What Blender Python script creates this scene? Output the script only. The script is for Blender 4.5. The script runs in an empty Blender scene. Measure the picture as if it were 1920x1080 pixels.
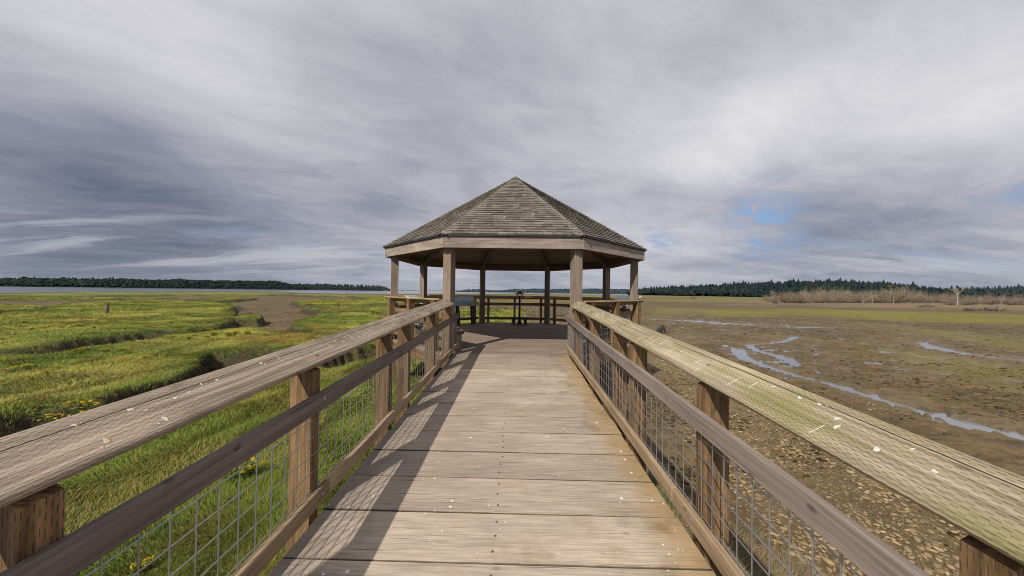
import bpy, math, random
import numpy as np
from mathutils import Vector, Matrix, Euler

random.seed(7)
rng = np.random.default_rng(7)
SC = bpy.context.scene
COL = SC.collection
PI = math.pi
R = math.radians

# ------------------------------------------------------------------ camera
F_PX = 600.0
CAM_Z = 1.277
cam_d = bpy.data.cameras.new("camera")
cam_d.sensor_width = 36.0
cam_d.lens = 36.0 * F_PX / 1920.0
cam_d.clip_start = 0.05
cam_d.clip_end = 30000
cam = bpy.data.objects.new("camera", cam_d)
COL.objects.link(cam)
cam.location = (0, 0, CAM_Z)
cam.rotation_euler = (R(90 + 0.716), R(-0.8), R(0.955))
SC.camera = cam
CM = Euler((R(90 + 0.716), R(-0.8), R(0.955))).to_matrix()


def ground_pt(px, py, z):
    """point of the horizontal plane z that the photograph shows at (px, py)"""
    d = CM @ Vector(((px - 960) / F_PX, -(py - 540) / F_PX, -1.0))
    if d.z > -0.0006:
        d.z = -0.0006
    t = (z - CAM_Z) / d.z
    return (d.x * t, d.y * t)


def sky_dir(px, py):
    return (CM @ Vector(((px - 960) / F_PX, -(py - 540) / F_PX, -1.0))).normalized()


# ------------------------------------------------------------------ tagging
def tag(o, label, cat, group=None, kind=None):
    if label: o['label'] = label
    if cat: o['category'] = cat
    if group: o['group'] = group
    if kind: o['kind'] = kind
    return o


def thing(name, label, cat, loc=(0, 0, 0), group=None):
    o = bpy.data.objects.new(name, None)
    o.empty_display_size = 0.2
    COL.objects.link(o)
    o.location = loc
    return tag(o, label, cat, group)


def world_loc(o):
    v = Vector((0, 0, 0))
    while o is not None:
        v = v + Vector(o.location)
        o = o.parent
    return v


# ------------------------------------------------------------------ mesh building
class MB:
    def __init__(self):
        self.v = []; self.f = []; self.wc = []; self.rnd = []

    def _add(self, verts, faces, wcs, r=None):
        b = len(self.v)
        r = random.random() if r is None else r
        self.v += [tuple(p) for p in verts]
        self.f += [tuple(b + i for i in f) for f in faces]
        self.wc += [tuple(w) for w in wcs]
        self.rnd += [r] * len(verts)

    def box(self, c, ax, ay, az, hx, hy, hz, ch=0.004, r=None):
        """chamfered box: centre, unit axes (ax = grain direction), half sizes"""
        c = Vector(c); ax = Vector(ax).normalized(); ay = Vector(ay).normalized(); az = Vector(az).normalized()
        ch = min(ch, hx * .4, hy * .4, hz * .4)
        V = []; W = []; idx = {}
        for sx in (-1, 1):
            for sy in (-1, 1):
                for sz in (-1, 1):
                    for k in range(3):
                        l = [sx * (hx - ch), sy * (hy - ch), sz * (hz - ch)]
                        l[k] = (sx * hx, sy * hy, sz * hz)[k]
                        idx[(sx, sy, sz, k)] = len(V)
                        V.append(c + ax * l[0] + ay * l[1] + az * l[2]); W.append(l)
        Fc = []
        def q(*a):
            Fc.append(a)
        for s in (-1, 1):
            o = [(-1, -1), (1, -1), (1, 1), (-1, 1)]
            if s < 0: o = o[::-1]
            q(*[idx[(s, a, b, 0)] for a, b in o])
            q(*[idx[(b, s, a, 1)] for a, b in o])
            q(*[idx[(a, b, s, 2)] for a, b in o])
        for a in (-1, 1):
            for b in (-1, 1):
                f = [idx[(-1, a, b, 1)], idx[(1, a, b, 1)], idx[(1, a, b, 2)], idx[(-1, a, b, 2)]]
                q(*(f if a * b < 0 else f[::-1]))
                f = [idx[(a, -1, b, 2)], idx[(a, 1, b, 2)], idx[(a, 1, b, 0)], idx[(a, -1, b, 0)]]
                q(*(f if a * b < 0 else f[::-1]))
                f = [idx[(a, b, -1, 0)], idx[(a, b, 1, 0)], idx[(a, b, 1, 1)], idx[(a, b, -1, 1)]]
                q(*(f if a * b < 0 else f[::-1]))
        for sx in (-1, 1):
            for sy in (-1, 1):
                for sz in (-1, 1):
                    f = [idx[(sx, sy, sz, 0)], idx[(sx, sy, sz, 1)], idx[(sx, sy, sz, 2)]]
                    q(*(f if sx * sy * sz > 0 else f[::-1]))
        self._add(V, Fc, W, r)
        return self

    def bar(self, p0, p1, up, w, h, ch=0.004, r=None):
        """bar from p0 to p1; w across, h along up"""
        p0 = Vector(p0); p1 = Vector(p1); a = (p1 - p0); L = a.length; a.normalize()
        up = Vector(up); side = a.cross(up).normalized(); u = side.cross(a).normalized()
        return self.box((p0 + p1) / 2, a, side, u, L / 2, w / 2, h / 2, ch, r)

    def prism(self, prof, p0, p1, n, up, r=None, nseg=1, wob=0.0, skew=0.0):
        """profile [(n, up)] swept from p0 to p1; closed ends"""
        p0 = Vector(p0); p1 = Vector(p1); n = Vector(n).normalized(); up = Vector(up).normalized()
        m = len(prof); V = []; W = []; Fc = []
        d = (p1 - p0); L = d.length; dn = d.normalized()
        cx = sum(a for a, b in prof) / m
        for k in range(nseg + 1):
            t = k / nseg
            for a, b in prof:
                sk = skew * (a - cx) * (1 if t in (0, 1) else 0) * (1 if t == 1 else -0.0)
                wb = wob * math.sin(7 * t + 3 * a) if wob else 0
                V.append(p0 + d * t + dn * sk + n * (a + wb) + up * (b + wb))
                W.append((L * (t - .5), a * 1.0, b))
        for k in range(nseg):
            for i in range(m):
                j = (i + 1) % m
                Fc.append((k * m + i, k * m + j, (k + 1) * m + j, (k + 1) * m + i))
        Fc.append(tuple(range(m))[::-1]); Fc.append(tuple(nseg * m + i for i in range(m)))
        self._add(V, Fc, W, r)
        return self

    def tube(self, p0, p1, r0, r1=None, n=6, cap=True):
        r1 = r0 if r1 is None else r1
        p0 = Vector(p0); p1 = Vector(p1); a = (p1 - p0); L = a.length; a.normalize()
        s = a.orthogonal().normalized(); t = a.cross(s)
        V = []; W = []; Fc = []
        for k, (p, rr) in enumerate(((p0, r0), (p1, r1))):
            for i in range(n):
                an = 2 * PI * i / n
                V.append(p + (s * math.cos(an) + t * math.sin(an)) * rr); W.append((L * (k - .5), math.cos(an) * rr, math.sin(an) * rr))
        for i in range(n):
            j = (i + 1) % n
            Fc.append((i, j, n + j, n + i))
        if cap:
            Fc.append(tuple(range(n))[::-1]); Fc.append(tuple(n + i for i in range(n)))
        self._add(V, Fc, W)
        return self

    def poly(self, pts, r=None, wcs=None):
        self._add(pts, [tuple(range(len(pts)))], wcs or [tuple(p) for p in pts], r)
        return self

    def disc(self, c, nrm, rad, h, n=14, dome=0.5):
        """low round bolt head"""
        c = Vector(c); nrm = Vector(nrm).normalized(); s = nrm.orthogonal().normalized(); t = nrm.cross(s)
        V = []; W = []; Fc = []
        for rr, hh in ((1, 0), (1, h * .5), (dome, h)):
            for i in range(n):
                an = 2 * PI * i / n
                V.append(c + (s * math.cos(an) + t * math.sin(an)) * rad * rr + nrm * hh); W.append((0, 0, 0))
        for k in range(2):
            for i in range(n):
                j = (i + 1) % n
                Fc.append((k * n + i, k * n + j, (k + 1) * n + j, (k + 1) * n + i))
        Fc.append(tuple(2 * n + i for i in range(n)))
        self._add(V, Fc, W)
        return self

    def build(self, name, mat, parent=None, smooth=False):
        off = world_loc(parent) if parent is not None else Vector((0, 0, 0))
        me = bpy.data.meshes.new(name)
        me.from_pydata([(v[0] - off.x, v[1] - off.y, v[2] - off.z) for v in self.v], [], self.f)
        a = me.attributes.new('wc', 'FLOAT_VECTOR', 'POINT'); a.data.foreach_set('vector', np.array(self.wc, dtype=np.float32).ravel())
        a = me.attributes.new('rnd', 'FLOAT', 'POINT'); a.data.foreach_set('value', np.array(self.rnd, dtype=np.float32))
        if smooth: me.polygons.foreach_set('use_smooth', [True] * len(me.polygons))
        me.materials.append(mat)
        me.update()
        o = bpy.data.objects.new(name, me)
        COL.objects.link(o)
        if parent is not None: o.parent = parent
        return o


def np_mesh(name, verts, quads=None, tris=None, mat=None, attrs=None, cols=None, smooth=False):
    me = bpy.data.meshes.new(name)
    nq = 0 if quads is None else len(quads); nt = 0 if tris is None else len(tris)
    me.vertices.add(len(verts)); me.vertices.foreach_set('co', np.asarray(verts, dtype=np.float32).ravel())
    loops = []
    if nq: loops.append(np.asarray(quads, dtype=np.int32).ravel())
    if nt: loops.append(np.asarray(tris, dtype=np.int32).ravel())
    loops = np.concatenate(loops)
    me.loops.add(len(loops)); me.loops.foreach_set('vertex_index', loops)
    me.polygons.add(nq + nt)
    starts = np.concatenate([np.arange(nq) * 4, nq * 4 + np.arange(nt) * 3]).astype(np.int32)
    me.polygons.foreach_set('loop_start', starts)
    if smooth: me.polygons.foreach_set('use_smooth', np.ones(nq + nt, dtype=bool))
    for k, a in (attrs or {}).items():
        at = me.attributes.new(k, 'FLOAT', 'POINT'); at.data.foreach_set('value', np.asarray(a, dtype=np.float32))
    if cols is not None:
        at = me.attributes.new('col', 'FLOAT_COLOR', 'POINT')
        c4 = np.ones((len(verts), 4), dtype=np.float32); c4[:, :3] = cols
        at.data.foreach_set('color', c4.ravel())
    me.update(calc_edges=True)
    if mat: me.materials.append(mat)
    o = bpy.data.objects.new(name, me)
    COL.objects.link(o)
    return o


# ------------------------------------------------------------------ numpy noise
def _hash(ix, iy, s):
    h = (ix.astype(np.int64) * 374761393 + iy.astype(np.int64) * 668265263 + s * 1274126177) & 0xffffffff
    h = ((h ^ (h >> 13)) * 1274126177) & 0xffffffff
    return ((h ^ (h >> 16)) & 0xffffff) / float(0xffffff)


def vnoise(x, y, s=0):
    ix = np.floor(x); iy = np.floor(y); fx = x - ix; fy = y - iy
    fx = fx * fx * (3 - 2 * fx); fy = fy * fy * (3 - 2 * fy)
    a = _hash(ix, iy, s); b = _hash(ix + 1, iy, s); c = _hash(ix, iy + 1, s); d = _hash(ix + 1, iy + 1, s)
    return (a + (b - a) * fx) * (1 - fy) + (c + (d - c) * fx) * fy


def fbm(x, y, s=0, o=4):
    t = 0; a = .5; n = 0
    for k in range(o):
        t = t + a * vnoise(x * 2 ** k + 17.3 * k, y * 2 ** k - 9.1 * k, s + k); n += a; a *= .5
    return t / n


def sstep(a, b, x):
    t = np.clip((x - a) / (b - a), 0, 1)
    return t * t * (3 - 2 * t)


def sdf_poly(x, y, P):
    d = np.full(x.shape, 1e18); s = np.ones(x.shape)
    n = len(P)
    for i in range(n):
        ax, ay = P[i]; bx, by = P[i - 1]
        ex, ey = bx - ax, by - ay
        wx, wy = x - ax, y - ay
        t = np.clip((wx * ex + wy * ey) / (ex * ex + ey * ey + 1e-12), 0, 1)
        qx, qy = wx - ex * t, wy - ey * t
        d = np.minimum(d, qx * qx + qy * qy)
        c1 = y >= ay; c2 = y < by; c3 = ex * wy > ey * wx
        flip = (c1 & c2 & c3) | (~c1 & ~c2 & ~c3)
        s = np.where(flip, -s, s)
    return s * np.sqrt(d)


def dist_line(x, y, P, W):
    """distance / width to a polyline with a width at each point"""
    best = np.full(x.shape, 1e9)
    for i in range(len(P) - 1):
        ax, ay = P[i]; bx, by = P[i + 1]
        ex, ey = bx - ax, by - ay
        wx, wy = x - ax, y - ay
        t = np.clip((wx * ex + wy * ey) / (ex * ex + ey * ey + 1e-12), 0, 1)
        dd = np.hypot(wx - ex * t, wy - ey * t) / (W[i] + (W[i + 1] - W[i]) * t)
        best = np.minimum(best, dd)
    return best


# ------------------------------------------------------------------ shader helpers
class NT:
    def __init__(self, tree):
        self.t = tree; self.n = tree.nodes; self.l = tree.links

    def node(self, typ, props=None, **ins):
        nd = self.n.new(typ)
        for k, v in (props or {}).items(): setattr(nd, k, v)
        for k, v in ins.items():
            key = k.replace('_', ' ') if not k.startswith('i') or not k[1:].isdigit() else int(k[1:])
            self.set(nd.inputs[key], v)
        return nd

    def set(self, sock, v):
        if isinstance(v, bpy.types.NodeSocket): self.l.new(v, sock)
        elif isinstance(v, bpy.types.Node): self.l.new(v.outputs[0], sock)
        else:
            if isinstance(v, (tuple, list)) and sock.type == 'RGBA' and len(v) == 3: v = tuple(v) + (1,)
            sock.default_value = v

    def math(self, op, a, b=0.0, c=None, clamp=False):
        nd = self.n.new('ShaderNodeMath'); nd.operation = op; nd.use_clamp = clamp
        self.set(nd.inputs[0], a); self.set(nd.inputs[1], b)
        if c is not None: self.set(nd.inputs[2], c)
        return nd.outputs[0]

    def vmath(self, op, a, b=(0, 0, 0), out=0):
        nd = self.n.new('ShaderNodeVectorMath'); nd.operation = op
        self.set(nd.inputs[0], a)
        if op == 'SCALE': self.set(nd.inputs[3], b)
        else: self.set(nd.inputs[1], b)
        return nd.outputs[out]

    def attr(self, name, out='Fac'):
        nd = self.n.new('ShaderNodeAttribute'); nd.attribute_name = name
        return nd.outputs[out]

    def noise(self, vec, scale=1.0, detail=3.0, rough=.5, dist=0.0, out=0):
        nd = self.n.new('ShaderNodeTexNoise')
        self.set(nd.inputs['Vector'], vec); self.set(nd.inputs['Scale'], scale); self.set(nd.inputs['Detail'], detail)
        self.set(nd.inputs['Roughness'], rough); self.set(nd.inputs['Distortion'], dist)
        return nd.outputs[out]

    def voro(self, vec, scale=1.0, feature='F1', out='Distance', rand=1.0):
        nd = self.n.new('ShaderNodeTexVoronoi'); nd.feature = feature
        self.set(nd.inputs['Vector'], vec); self.set(nd.inputs['Scale'], scale); self.set(nd.inputs['Randomness'], rand)
        return nd.outputs[out]

    def step(self, x, a, b):
        """smoothstep a..b (a may be larger than b)"""
        nd = self.n.new('ShaderNodeMapRange'); nd.interpolation_type = 'SMOOTHSTEP'
        if not isinstance(a, bpy.types.NodeSocket) and a <= b:
            self.set(nd.inputs[0], x); self.set(nd.inputs[1], a); self.set(nd.inputs[2], b); nd.inputs[3].default_value = 0; nd.inputs[4].default_value = 1
        else:
            self.set(nd.inputs[0], x); self.set(nd.inputs[1], b); self.set(nd.inputs[2], a); nd.inputs[3].default_value = 1; nd.inputs[4].default_value = 0
        return nd.outputs[0]

    def mix(self, f, a, b, blend='MIX'):
        nd = self.n.new('ShaderNodeMix'); nd.data_type = 'RGBA'; nd.blend_type = blend
        self.set(nd.inputs[0], f); self.set(nd.inputs[6], a); self.set(nd.inputs[7], b)
        return nd.outputs[2]

    def ramp(self, x, stops):
        nd = self.n.new('ShaderNodeValToRGB'); e = nd.color_ramp.elements
        while len(e) < len(stops): e.new(.5)
        for i, (p, c) in enumerate(stops):
            e[i].position = p; e[i].color = tuple(c) + (1,)
        self.set(nd.inputs[0], x)
        return nd.outputs[0]

    def sep(self, v):
        nd = self.n.new('ShaderNodeSeparateXYZ'); self.set(nd.inputs[0], v); return nd.outputs

    def comb(self, x, y, z):
        nd = self.n.new('ShaderNodeCombineXYZ')
        for i, v in enumerate((x, y, z)): self.set(nd.inputs[i], v)
        return nd.outputs[0]


def new_mat(name):
    m = bpy.data.materials.new(name); m.use_nodes = True
    m.node_tree.nodes.clear()
    return m, NT(m.node_tree)


def finish(N, color, rough=.8, height=None, bump=.3, dist=.01, spec=.3, metallic=0.0, translucent=None, normal=None):
    p = N.n.new('ShaderNodeBsdfPrincipled')
    N.set(p.inputs['Base Color'], color); N.set(p.inputs['Roughness'], rough); N.set(p.inputs['Metallic'], metallic)
    p.inputs['Specular IOR Level'].default_value = spec
    if height is not None:
        b = N.n.new('ShaderNodeBump'); b.inputs['Strength'].default_value = bump; b.inputs['Distance'].default_value = dist
        N.set(b.inputs['Height'], height); N.l.new(b.outputs[0], p.inputs['Normal'])
    o = N.n.new('ShaderNodeOutputMaterial')
    out = p.outputs[0]
    if translucent is not None:
        tr = N.n.new('ShaderNodeBsdfTranslucent'); N.set(tr.inputs[0], translucent)
        mx = N.n.new('ShaderNodeMixShader'); mx.inputs[0].default_value = .3
        N.l.new(out, mx.inputs[1]); N.l.new(tr.outputs[0], mx.inputs[2]); out = mx.outputs[0]
    N.l.new(out, o.inputs[0])
    return p


def wood_mat(name, light, dark, crack=(0.03, .022, .017), grain=(2.0, 55, 55), incise=0, incise_len=.04, algae=0.0, algae_c=(.27, .25, .055),
             var=.35, patch=0.3, knots=True, stain=None, flecks=0.0, rough=.85, bump=.4, drips=0.0, crackamt=.5, longcrack=None, edge_stain=False, edge_dark=None, mottle=None, satur=None, knotamt=.55):
    m, N = new_mat(name)
    wc = N.attr('wc', 'Vector'); rnd = N.attr('rnd')
    off = N.vmath('ADD', wc, N.comb(N.math('MULTIPLY', rnd, 37.0), N.math('MULTIPLY', rnd, 11.0), N.math('MULTIPLY', rnd, 5.0)))
    s = N.sep(wc)
    warp = N.noise(N.vmath('MULTIPLY', off, (1.2, 6, 6)), 1, 2, .5)
    gv = N.vmath('ADD', N.vmath('MULTIPLY', off, grain), N.comb(0, N.math('MULTIPLY', warp, 2.6), N.math('MULTIPLY', warp, 2.6)))
    g = N.noise(gv, 1, 5, .62)
    g2 = N.noise(N.vmath('MULTIPLY', off, (grain[0] * 2.5, grain[1] * 2.8, grain[2] * 2.8)), 1, 3, .6)
    col = N.mix(N.step(g, .3, .72), dark, light)
    col = N.mix(N.math('MULTIPLY', N.step(g2, .52, .75), .35), col, light)
    # broad blotches
    p = N.noise(N.vmath('MULTIPLY', off, (1.6, 5, 5)), 1, 3, .55)
    pv = N.math('MULTIPLY_ADD', N.math('SUBTRACT', p, .5), patch * 2.6, 1.0)
    rv = N.math('MULTIPLY_ADD', rnd, var, 1 - var * .5)
    col = N.mix(1.0, col, N.comb(N.math('MULTIPLY', pv, rv), N.math('MULTIPLY', pv, rv), N.math('MULTIPLY', pv, rv)), 'MULTIPLY')
    if mottle:
        mm = N.step(N.noise(N.vmath('MULTIPLY', off, (2.2, 3.5, 3.5)), 1.3, 4, .6), .5, .72)
        col = N.mix(N.math('MULTIPLY', mm, .7), col, mottle)
    if algae > 0:
        am = N.noise(N.vmath('MULTIPLY', off, (2.5, 7, 7)), 1, 4, .6)
        af = N.math('MULTIPLY', N.step(am, .62 - .35 * algae, .72), algae)
        col = N.mix(af, col, N.mix(g, (.12, .12, .03), algae_c))
    # cracks along the grain
    ck = N.noise(N.vmath('MULTIPLY', off, (grain[0] * .7, grain[1] * 1.7, grain[2] * 1.7)), 1, 2, .5)
    cf = N.math('MULTIPLY', N.step(ck, .36, .27), crackamt)
    col = N.mix(cf, col, crack)
    h = N.math('SUBTRACT', N.math('MULTIPLY', g, .6), cf)
    if longcrack is not None:
        wy = N.math('MULTIPLY_ADD', N.noise(N.comb(N.math('MULTIPLY', s[0], 1.1), rnd, 0), 1, 3, .6), .03, longcrack - .015)
        lf = N.step(N.math('ABSOLUTE', N.math('SUBTRACT', s[1], wy)), .0026, .0010)
        lf = N.math('MULTIPLY', lf, N.step(N.noise(N.comb(s[0], 3.3, rnd), 1.4, 2, .5), .36, .42))
        col = N.mix(lf, col, crack); h = N.math('SUBTRACT', h, lf)
    if knots:
        kv = N.vmath('MULTIPLY', off, (6.0, 11.0, 11.0))
        kd = N.voro(kv, .8)
        kf = N.math('MULTIPLY', N.step(kd, .15, .07), N.step(N.noise(off, .9, 1), .5, .56))
        col = N.mix(N.math('MULTIPLY', kf, knotamt), col, crack)
    if incise:
        v = N.math('DIVIDE', N.math('ADD', s[1], s[2]), incise)
        row = N.math('FLOOR', v)
        u = N.math('ADD', N.math('DIVIDE', s[0], incise_len), N.math('MULTIPLY', N.math('FRACT', N.math('MULTIPLY', row, .413)), 1.0))
        u = N.math('ADD', u, N.math('MULTIPLY', N.noise(N.comb(N.math('MULTIPLY', s[0], 6.0), row, 0), 1, 1), .7))
        fu = N.math('FRACT', u); fv = N.math('FRACT', v)
        du = N.math('MULTIPLY', N.step(fu, .10, .16), N.step(fu, .62, .56))
        dv = N.step(N.math('ABSOLUTE', N.math('SUBTRACT', fv, .5)), .13, .06)
        f = N.math('MULTIPLY', N.math('MULTIPLY', du, dv), N.math('MULTIPLY_ADD', N.noise(N.vmath('MULTIPLY', off, (3, 9, 9)), 1, 2), 1.3, -.1, clamp=True))
        col = N.mix(f, col, crack); h = N.math('SUBTRACT', h, N.math('MULTIPLY', f, 1.2))
    if edge_stain:
        tc = N.n.new('ShaderNodeNewGeometry'); ps = N.sep(tc.outputs['Position'])
        nz = N.noise(tc.outputs['Position'], 3.0, 4, .6)
        e = N.math('ADD', ps[0], N.math('MULTIPLY', N.math('SUBTRACT', nz, .5), .45))
        fo = N.math('MULTIPLY', N.step(e, .72, 1.05), .72)
        col = N.mix(fo, col, (.30, .20, .075))
        fd = N.math('MULTIPLY', N.math('MULTIPLY', N.step(e, .55, .8), N.step(nz, .5, .66)), .35)
        col = N.mix(fd, col, (.085, .07, .055))
        fl = N.math('MULTIPLY', N.step(e, -.85, -1.15), .5)
        col = N.mix(fl, col, (.15, .13, .11))
        # small flecks of droppings and shell scattered on the planks
        for scale, thr, dens in ((16.0, .17, .10), (34.0, .22, .10)):
            nd = N.n.new('ShaderNodeTexVoronoi'); N.set(nd.inputs['Vector'], tc.outputs['Position']); nd.inputs['Scale'].default_value = scale
            cr = N.sep(nd.outputs['Color'])
            side = N.math('MULTIPLY_ADD', N.math('POWER', N.math('ABSOLUTE', N.math('ADD', ps[0], .1)), 2.0), .26, dens * .40)
            on = N.math('LESS_THAN', cr[0], side)
            sz = N.math('MULTIPLY_ADD', N.math('POWER', cr[1], 2.0), thr, .06)
            ring = N.step(nd.outputs['Distance'], sz, N.math('MULTIPLY', sz, .8))
            col = N.mix(N.math('MULTIPLY', N.math('MULTIPLY', on, ring), .85), col, N.mix(cr[2], (.5, .33, .16), (.72, .70, .66)) if scale > 20 else (.72, .7, .66))
    if edge_dark:
        e_ = N.math('ADD', N.math('ABSOLUTE', s[1]), N.math('MULTIPLY', N.math('SUBTRACT', N.noise(N.comb(N.math('MULTIPLY', s[0], 9.0), rnd, 0), 1, 3, .6), .5), .006))
        fe = N.math('MULTIPLY', N.step(e_, edge_dark - .006, edge_dark - .001), .8)
        col = N.mix(fe, col, (.022, .017, .012))
    if drips > 0:
        dv_ = N.comb(N.math('MULTIPLY', N.math('ADD', s[0], N.math('MULTIPLY', rnd, 9.0)), 9.0), N.math('MULTIPLY', N.math('ADD', s[1], s[2]), 1.1), 0)
        dn = N.noise(dv_, 1, 3, .6)
        col = N.mix(N.math('MULTIPLY', N.step(dn, .60, .70), drips), col, (.42, .38, .33))
    finish(N, col, rough, h, bump, .006, .25)
    return m


def plain_mat(name, col, rough=.6, metallic=0.0, var=.25, scale=30, bump=.1, spec=.4):
    m, N = new_mat(name)
    g = N.n.new('ShaderNodeNewGeometry')
    n = N.noise(g.outputs['Position'], scale, 4, .6)
    v = N.math('MULTIPLY_ADD', N.math('SUBTRACT', n, .5), var * 2, 1.0)
    c = N.mix(1.0, col, N.comb(v, v, v), 'MULTIPLY')
    finish(N, c, rough, n, bump, .004, spec, metallic)
    return m


M = {}
M['deck'] = wood_mat('weathered_deck_wood', (.425, .352, .280), (.285, .226, .176), grain=(3.2, 85, 85), var=.38, patch=.30, edge_stain=True, crackamt=.6, bump=.45, mottle=(.30, .23, .165), edge_dark=.183, knotamt=.3)
M['floor'] = wood_mat('pavilion_floor_wood', (.30, .235, .19), (.19, .145, .115), grain=(1.2, 40, 40), var=.22, patch=.25, bump=.3, edge_dark=.0685)  # pavilion floor planks, darker and browner than the deck
M['cap'] = wood_mat('incised_handrail_wood', (.47, .385, .295), (.19, .14, .095), grain=(.9, 62, 62), incise=.0098, incise_len=.033, var=.15, patch=.42, algae=.22, algae_c=(.25, .21, .10), longcrack=.062, bump=.6, mottle=(.17, .13, .09))
M['cap_mossy'] = wood_mat('algae_stained_handrail_wood', (.45, .375, .275), (.19, .15, .09), grain=(.9, 62, 62), incise=.0098, incise_len=.033, var=.15, patch=.42, algae=.7, algae_c=(.32, .295, .105), longcrack=.075, bump=.6)
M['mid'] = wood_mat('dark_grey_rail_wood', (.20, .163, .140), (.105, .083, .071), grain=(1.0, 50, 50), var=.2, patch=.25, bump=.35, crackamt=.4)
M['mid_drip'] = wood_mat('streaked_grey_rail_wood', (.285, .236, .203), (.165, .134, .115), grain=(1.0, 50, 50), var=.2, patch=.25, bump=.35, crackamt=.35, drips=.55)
M['curb'] = wood_mat('tan_kerb_wood', (.36, .265, .17), (.20, .14, .082), grain=(1.5, 50, 50), var=.25, patch=.35, algae=.2, bump=.4)
M['post'] = wood_mat('brown_treated_post_wood', (.235, .145, .070), (.075, .043, .020), grain=(1.6, 44, 44), incise=.0115, incise_len=.05, var=.35, patch=.4, bump=.5, satur=True)
M['gpost'] = wood_mat('grey_brown_post_wood', (.275, .224, .182), (.150, .116, .090), grain=(1.0, 30, 30), var=.25, patch=.32, bump=.3, mottle=(.25, .165, .10))
M['fascia'] = wood_mat('weathered_fascia_wood', (.315, .262, .222), (.19, .150, .122), grain=(1.0, 26, 26), var=.25, patch=.34, bump=.3, mottle=(.20, .15, .12), drips=.3)
M['beam'] = wood_mat('dark_beam_wood', (.17, .10, .055), (.08, .045, .026), grain=(1.2, 30, 30), var=.3, patch=.45)
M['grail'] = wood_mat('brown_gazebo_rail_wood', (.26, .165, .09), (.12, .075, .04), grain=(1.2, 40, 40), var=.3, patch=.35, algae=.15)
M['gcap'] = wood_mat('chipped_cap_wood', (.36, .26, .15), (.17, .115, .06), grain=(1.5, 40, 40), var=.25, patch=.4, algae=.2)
M['stake'] = wood_mat('old_stake_wood', (.17, .14, .11), (.07, .055, .045), grain=(1.5, 20, 20), var=.3, patch=.4)
M['bleached'] = wood_mat('bleached_dead_wood', (.42, .385, .34), (.24, .21, .18), grain=(1, 8, 8), var=.3, patch=.3, knots=False)
M['galv'] = plain_mat('galvanised_wire', (.33, .345, .36), .45, .8, .3, 60)
M['bolt'] = plain_mat('bolt_steel', (.30, .33, .37), .45, .7, .4, 120)
M['dark_metal'] = plain_mat('dark_metal', (.035, .035, .04), .35, .6, .3, 40)
M['chrome'] = plain_mat('polished_viewer_metal', (.32, .33, .35), .15, .95, .3, 20)
M['black'] = plain_mat('drip_edge_black', (.02, .02, .022), .5, 0, .3, 20)
M['yellow'] = plain_mat('yellow_placard', (.55, .47, .03), .5, 0, .15, 20)
M['ink'] = plain_mat('placard_ink', (.03, .03, .02), .6, 0, .1, 20)
M['dropping'] = plain_mat('white_dropping', (.54, .52, .47), .9, 0, .6, 140)
M['dropping_brown'] = plain_mat('tan_dropping', (.55, .40, .24), .8, 0, .3, 80)

# ceiling planks
def ceiling_mat():
    m, N = new_mat('ceiling_planks')
    wc = N.attr('wc', 'Vector'); s = N.sep(wc)
    v = N.math('DIVIDE', s[1], .14); row = N.math('FLOOR', v); fv = N.math('FRACT', v)
    rr = N.noise(N.comb(N.math('MULTIPLY', row, 7.7), 0, 0), 1, 0)
    g = N.noise(N.vmath('ADD', N.vmath('MULTIPLY', wc, (2, 40, 40)), N.comb(N.math('MULTIPLY', row, 3.1), 0, 0)), 1, 4, .6)
    c = N.mix(g, (.17, .12, .08), (.46, .36, .26))
    b = N.math('MULTIPLY_ADD', rr, .9, .5)
    c = N.mix(1.0, c, N.comb(b, b, b), 'MULTIPLY')
    gap = N.step(fv, .07, .02)
    c = N.mix(gap, c, (.01, .008, .006))
    finish(N, c, .85, N.math('SUBTRACT', g, N.math('MULTIPLY', gap, 3.0)), .3, .006)
    return m
M['ceiling'] = ceiling_mat()

def shingle_mat():
    m, N = new_mat('asphalt_shingles')
    g = N.n.new('ShaderNodeNewGeometry')
    rnd = N.attr('rnd')
    n = N.noise(g.outputs['Position'], 90, 3, .7)
    n2 = N.noise(g.outputs['Position'], 1.6, 4, .6)
    c = N.ramp(rnd, [(0, (.092, .078, .066)), (.35, (.128, .110, .092)), (.7, (.150, .133, .110)), (1, (.185, .170, .142))])
    c = N.mix(N.math('MULTIPLY', N.step(n2, .48, .72), .25), c, (.18, .175, .130))
    v = N.math('MULTIPLY_ADD', N.math('SUBTRACT', n, .5), .9, 1.0)
    c = N.mix(1.0, c, N.comb(v, v, v), 'MULTIPLY')
    nd = N.n.new('ShaderNodeTexVoronoi'); N.set(nd.inputs['Vector'], g.outputs['Position']); nd.inputs['Scale'].default_value = 9
    cr = N.sep(nd.outputs['Color'])
    pz = N.sep(g.outputs['Position'])
    dens = N.math('MULTIPLY_ADD', N.step(pz[2], 3.4, 2.4), .34, .05)
    on = N.math('MULTIPLY', N.math('LESS_THAN', cr[0], dens), N.step(nd.outputs['Distance'], .17, .11))
    c = N.mix(N.math('MULTIPLY', on, .8), c, (.6, .58, .53))
    finish(N, c, .95, n, .5, .004, .15)
    return m
M['shingle'] = shingle_mat()

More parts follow.
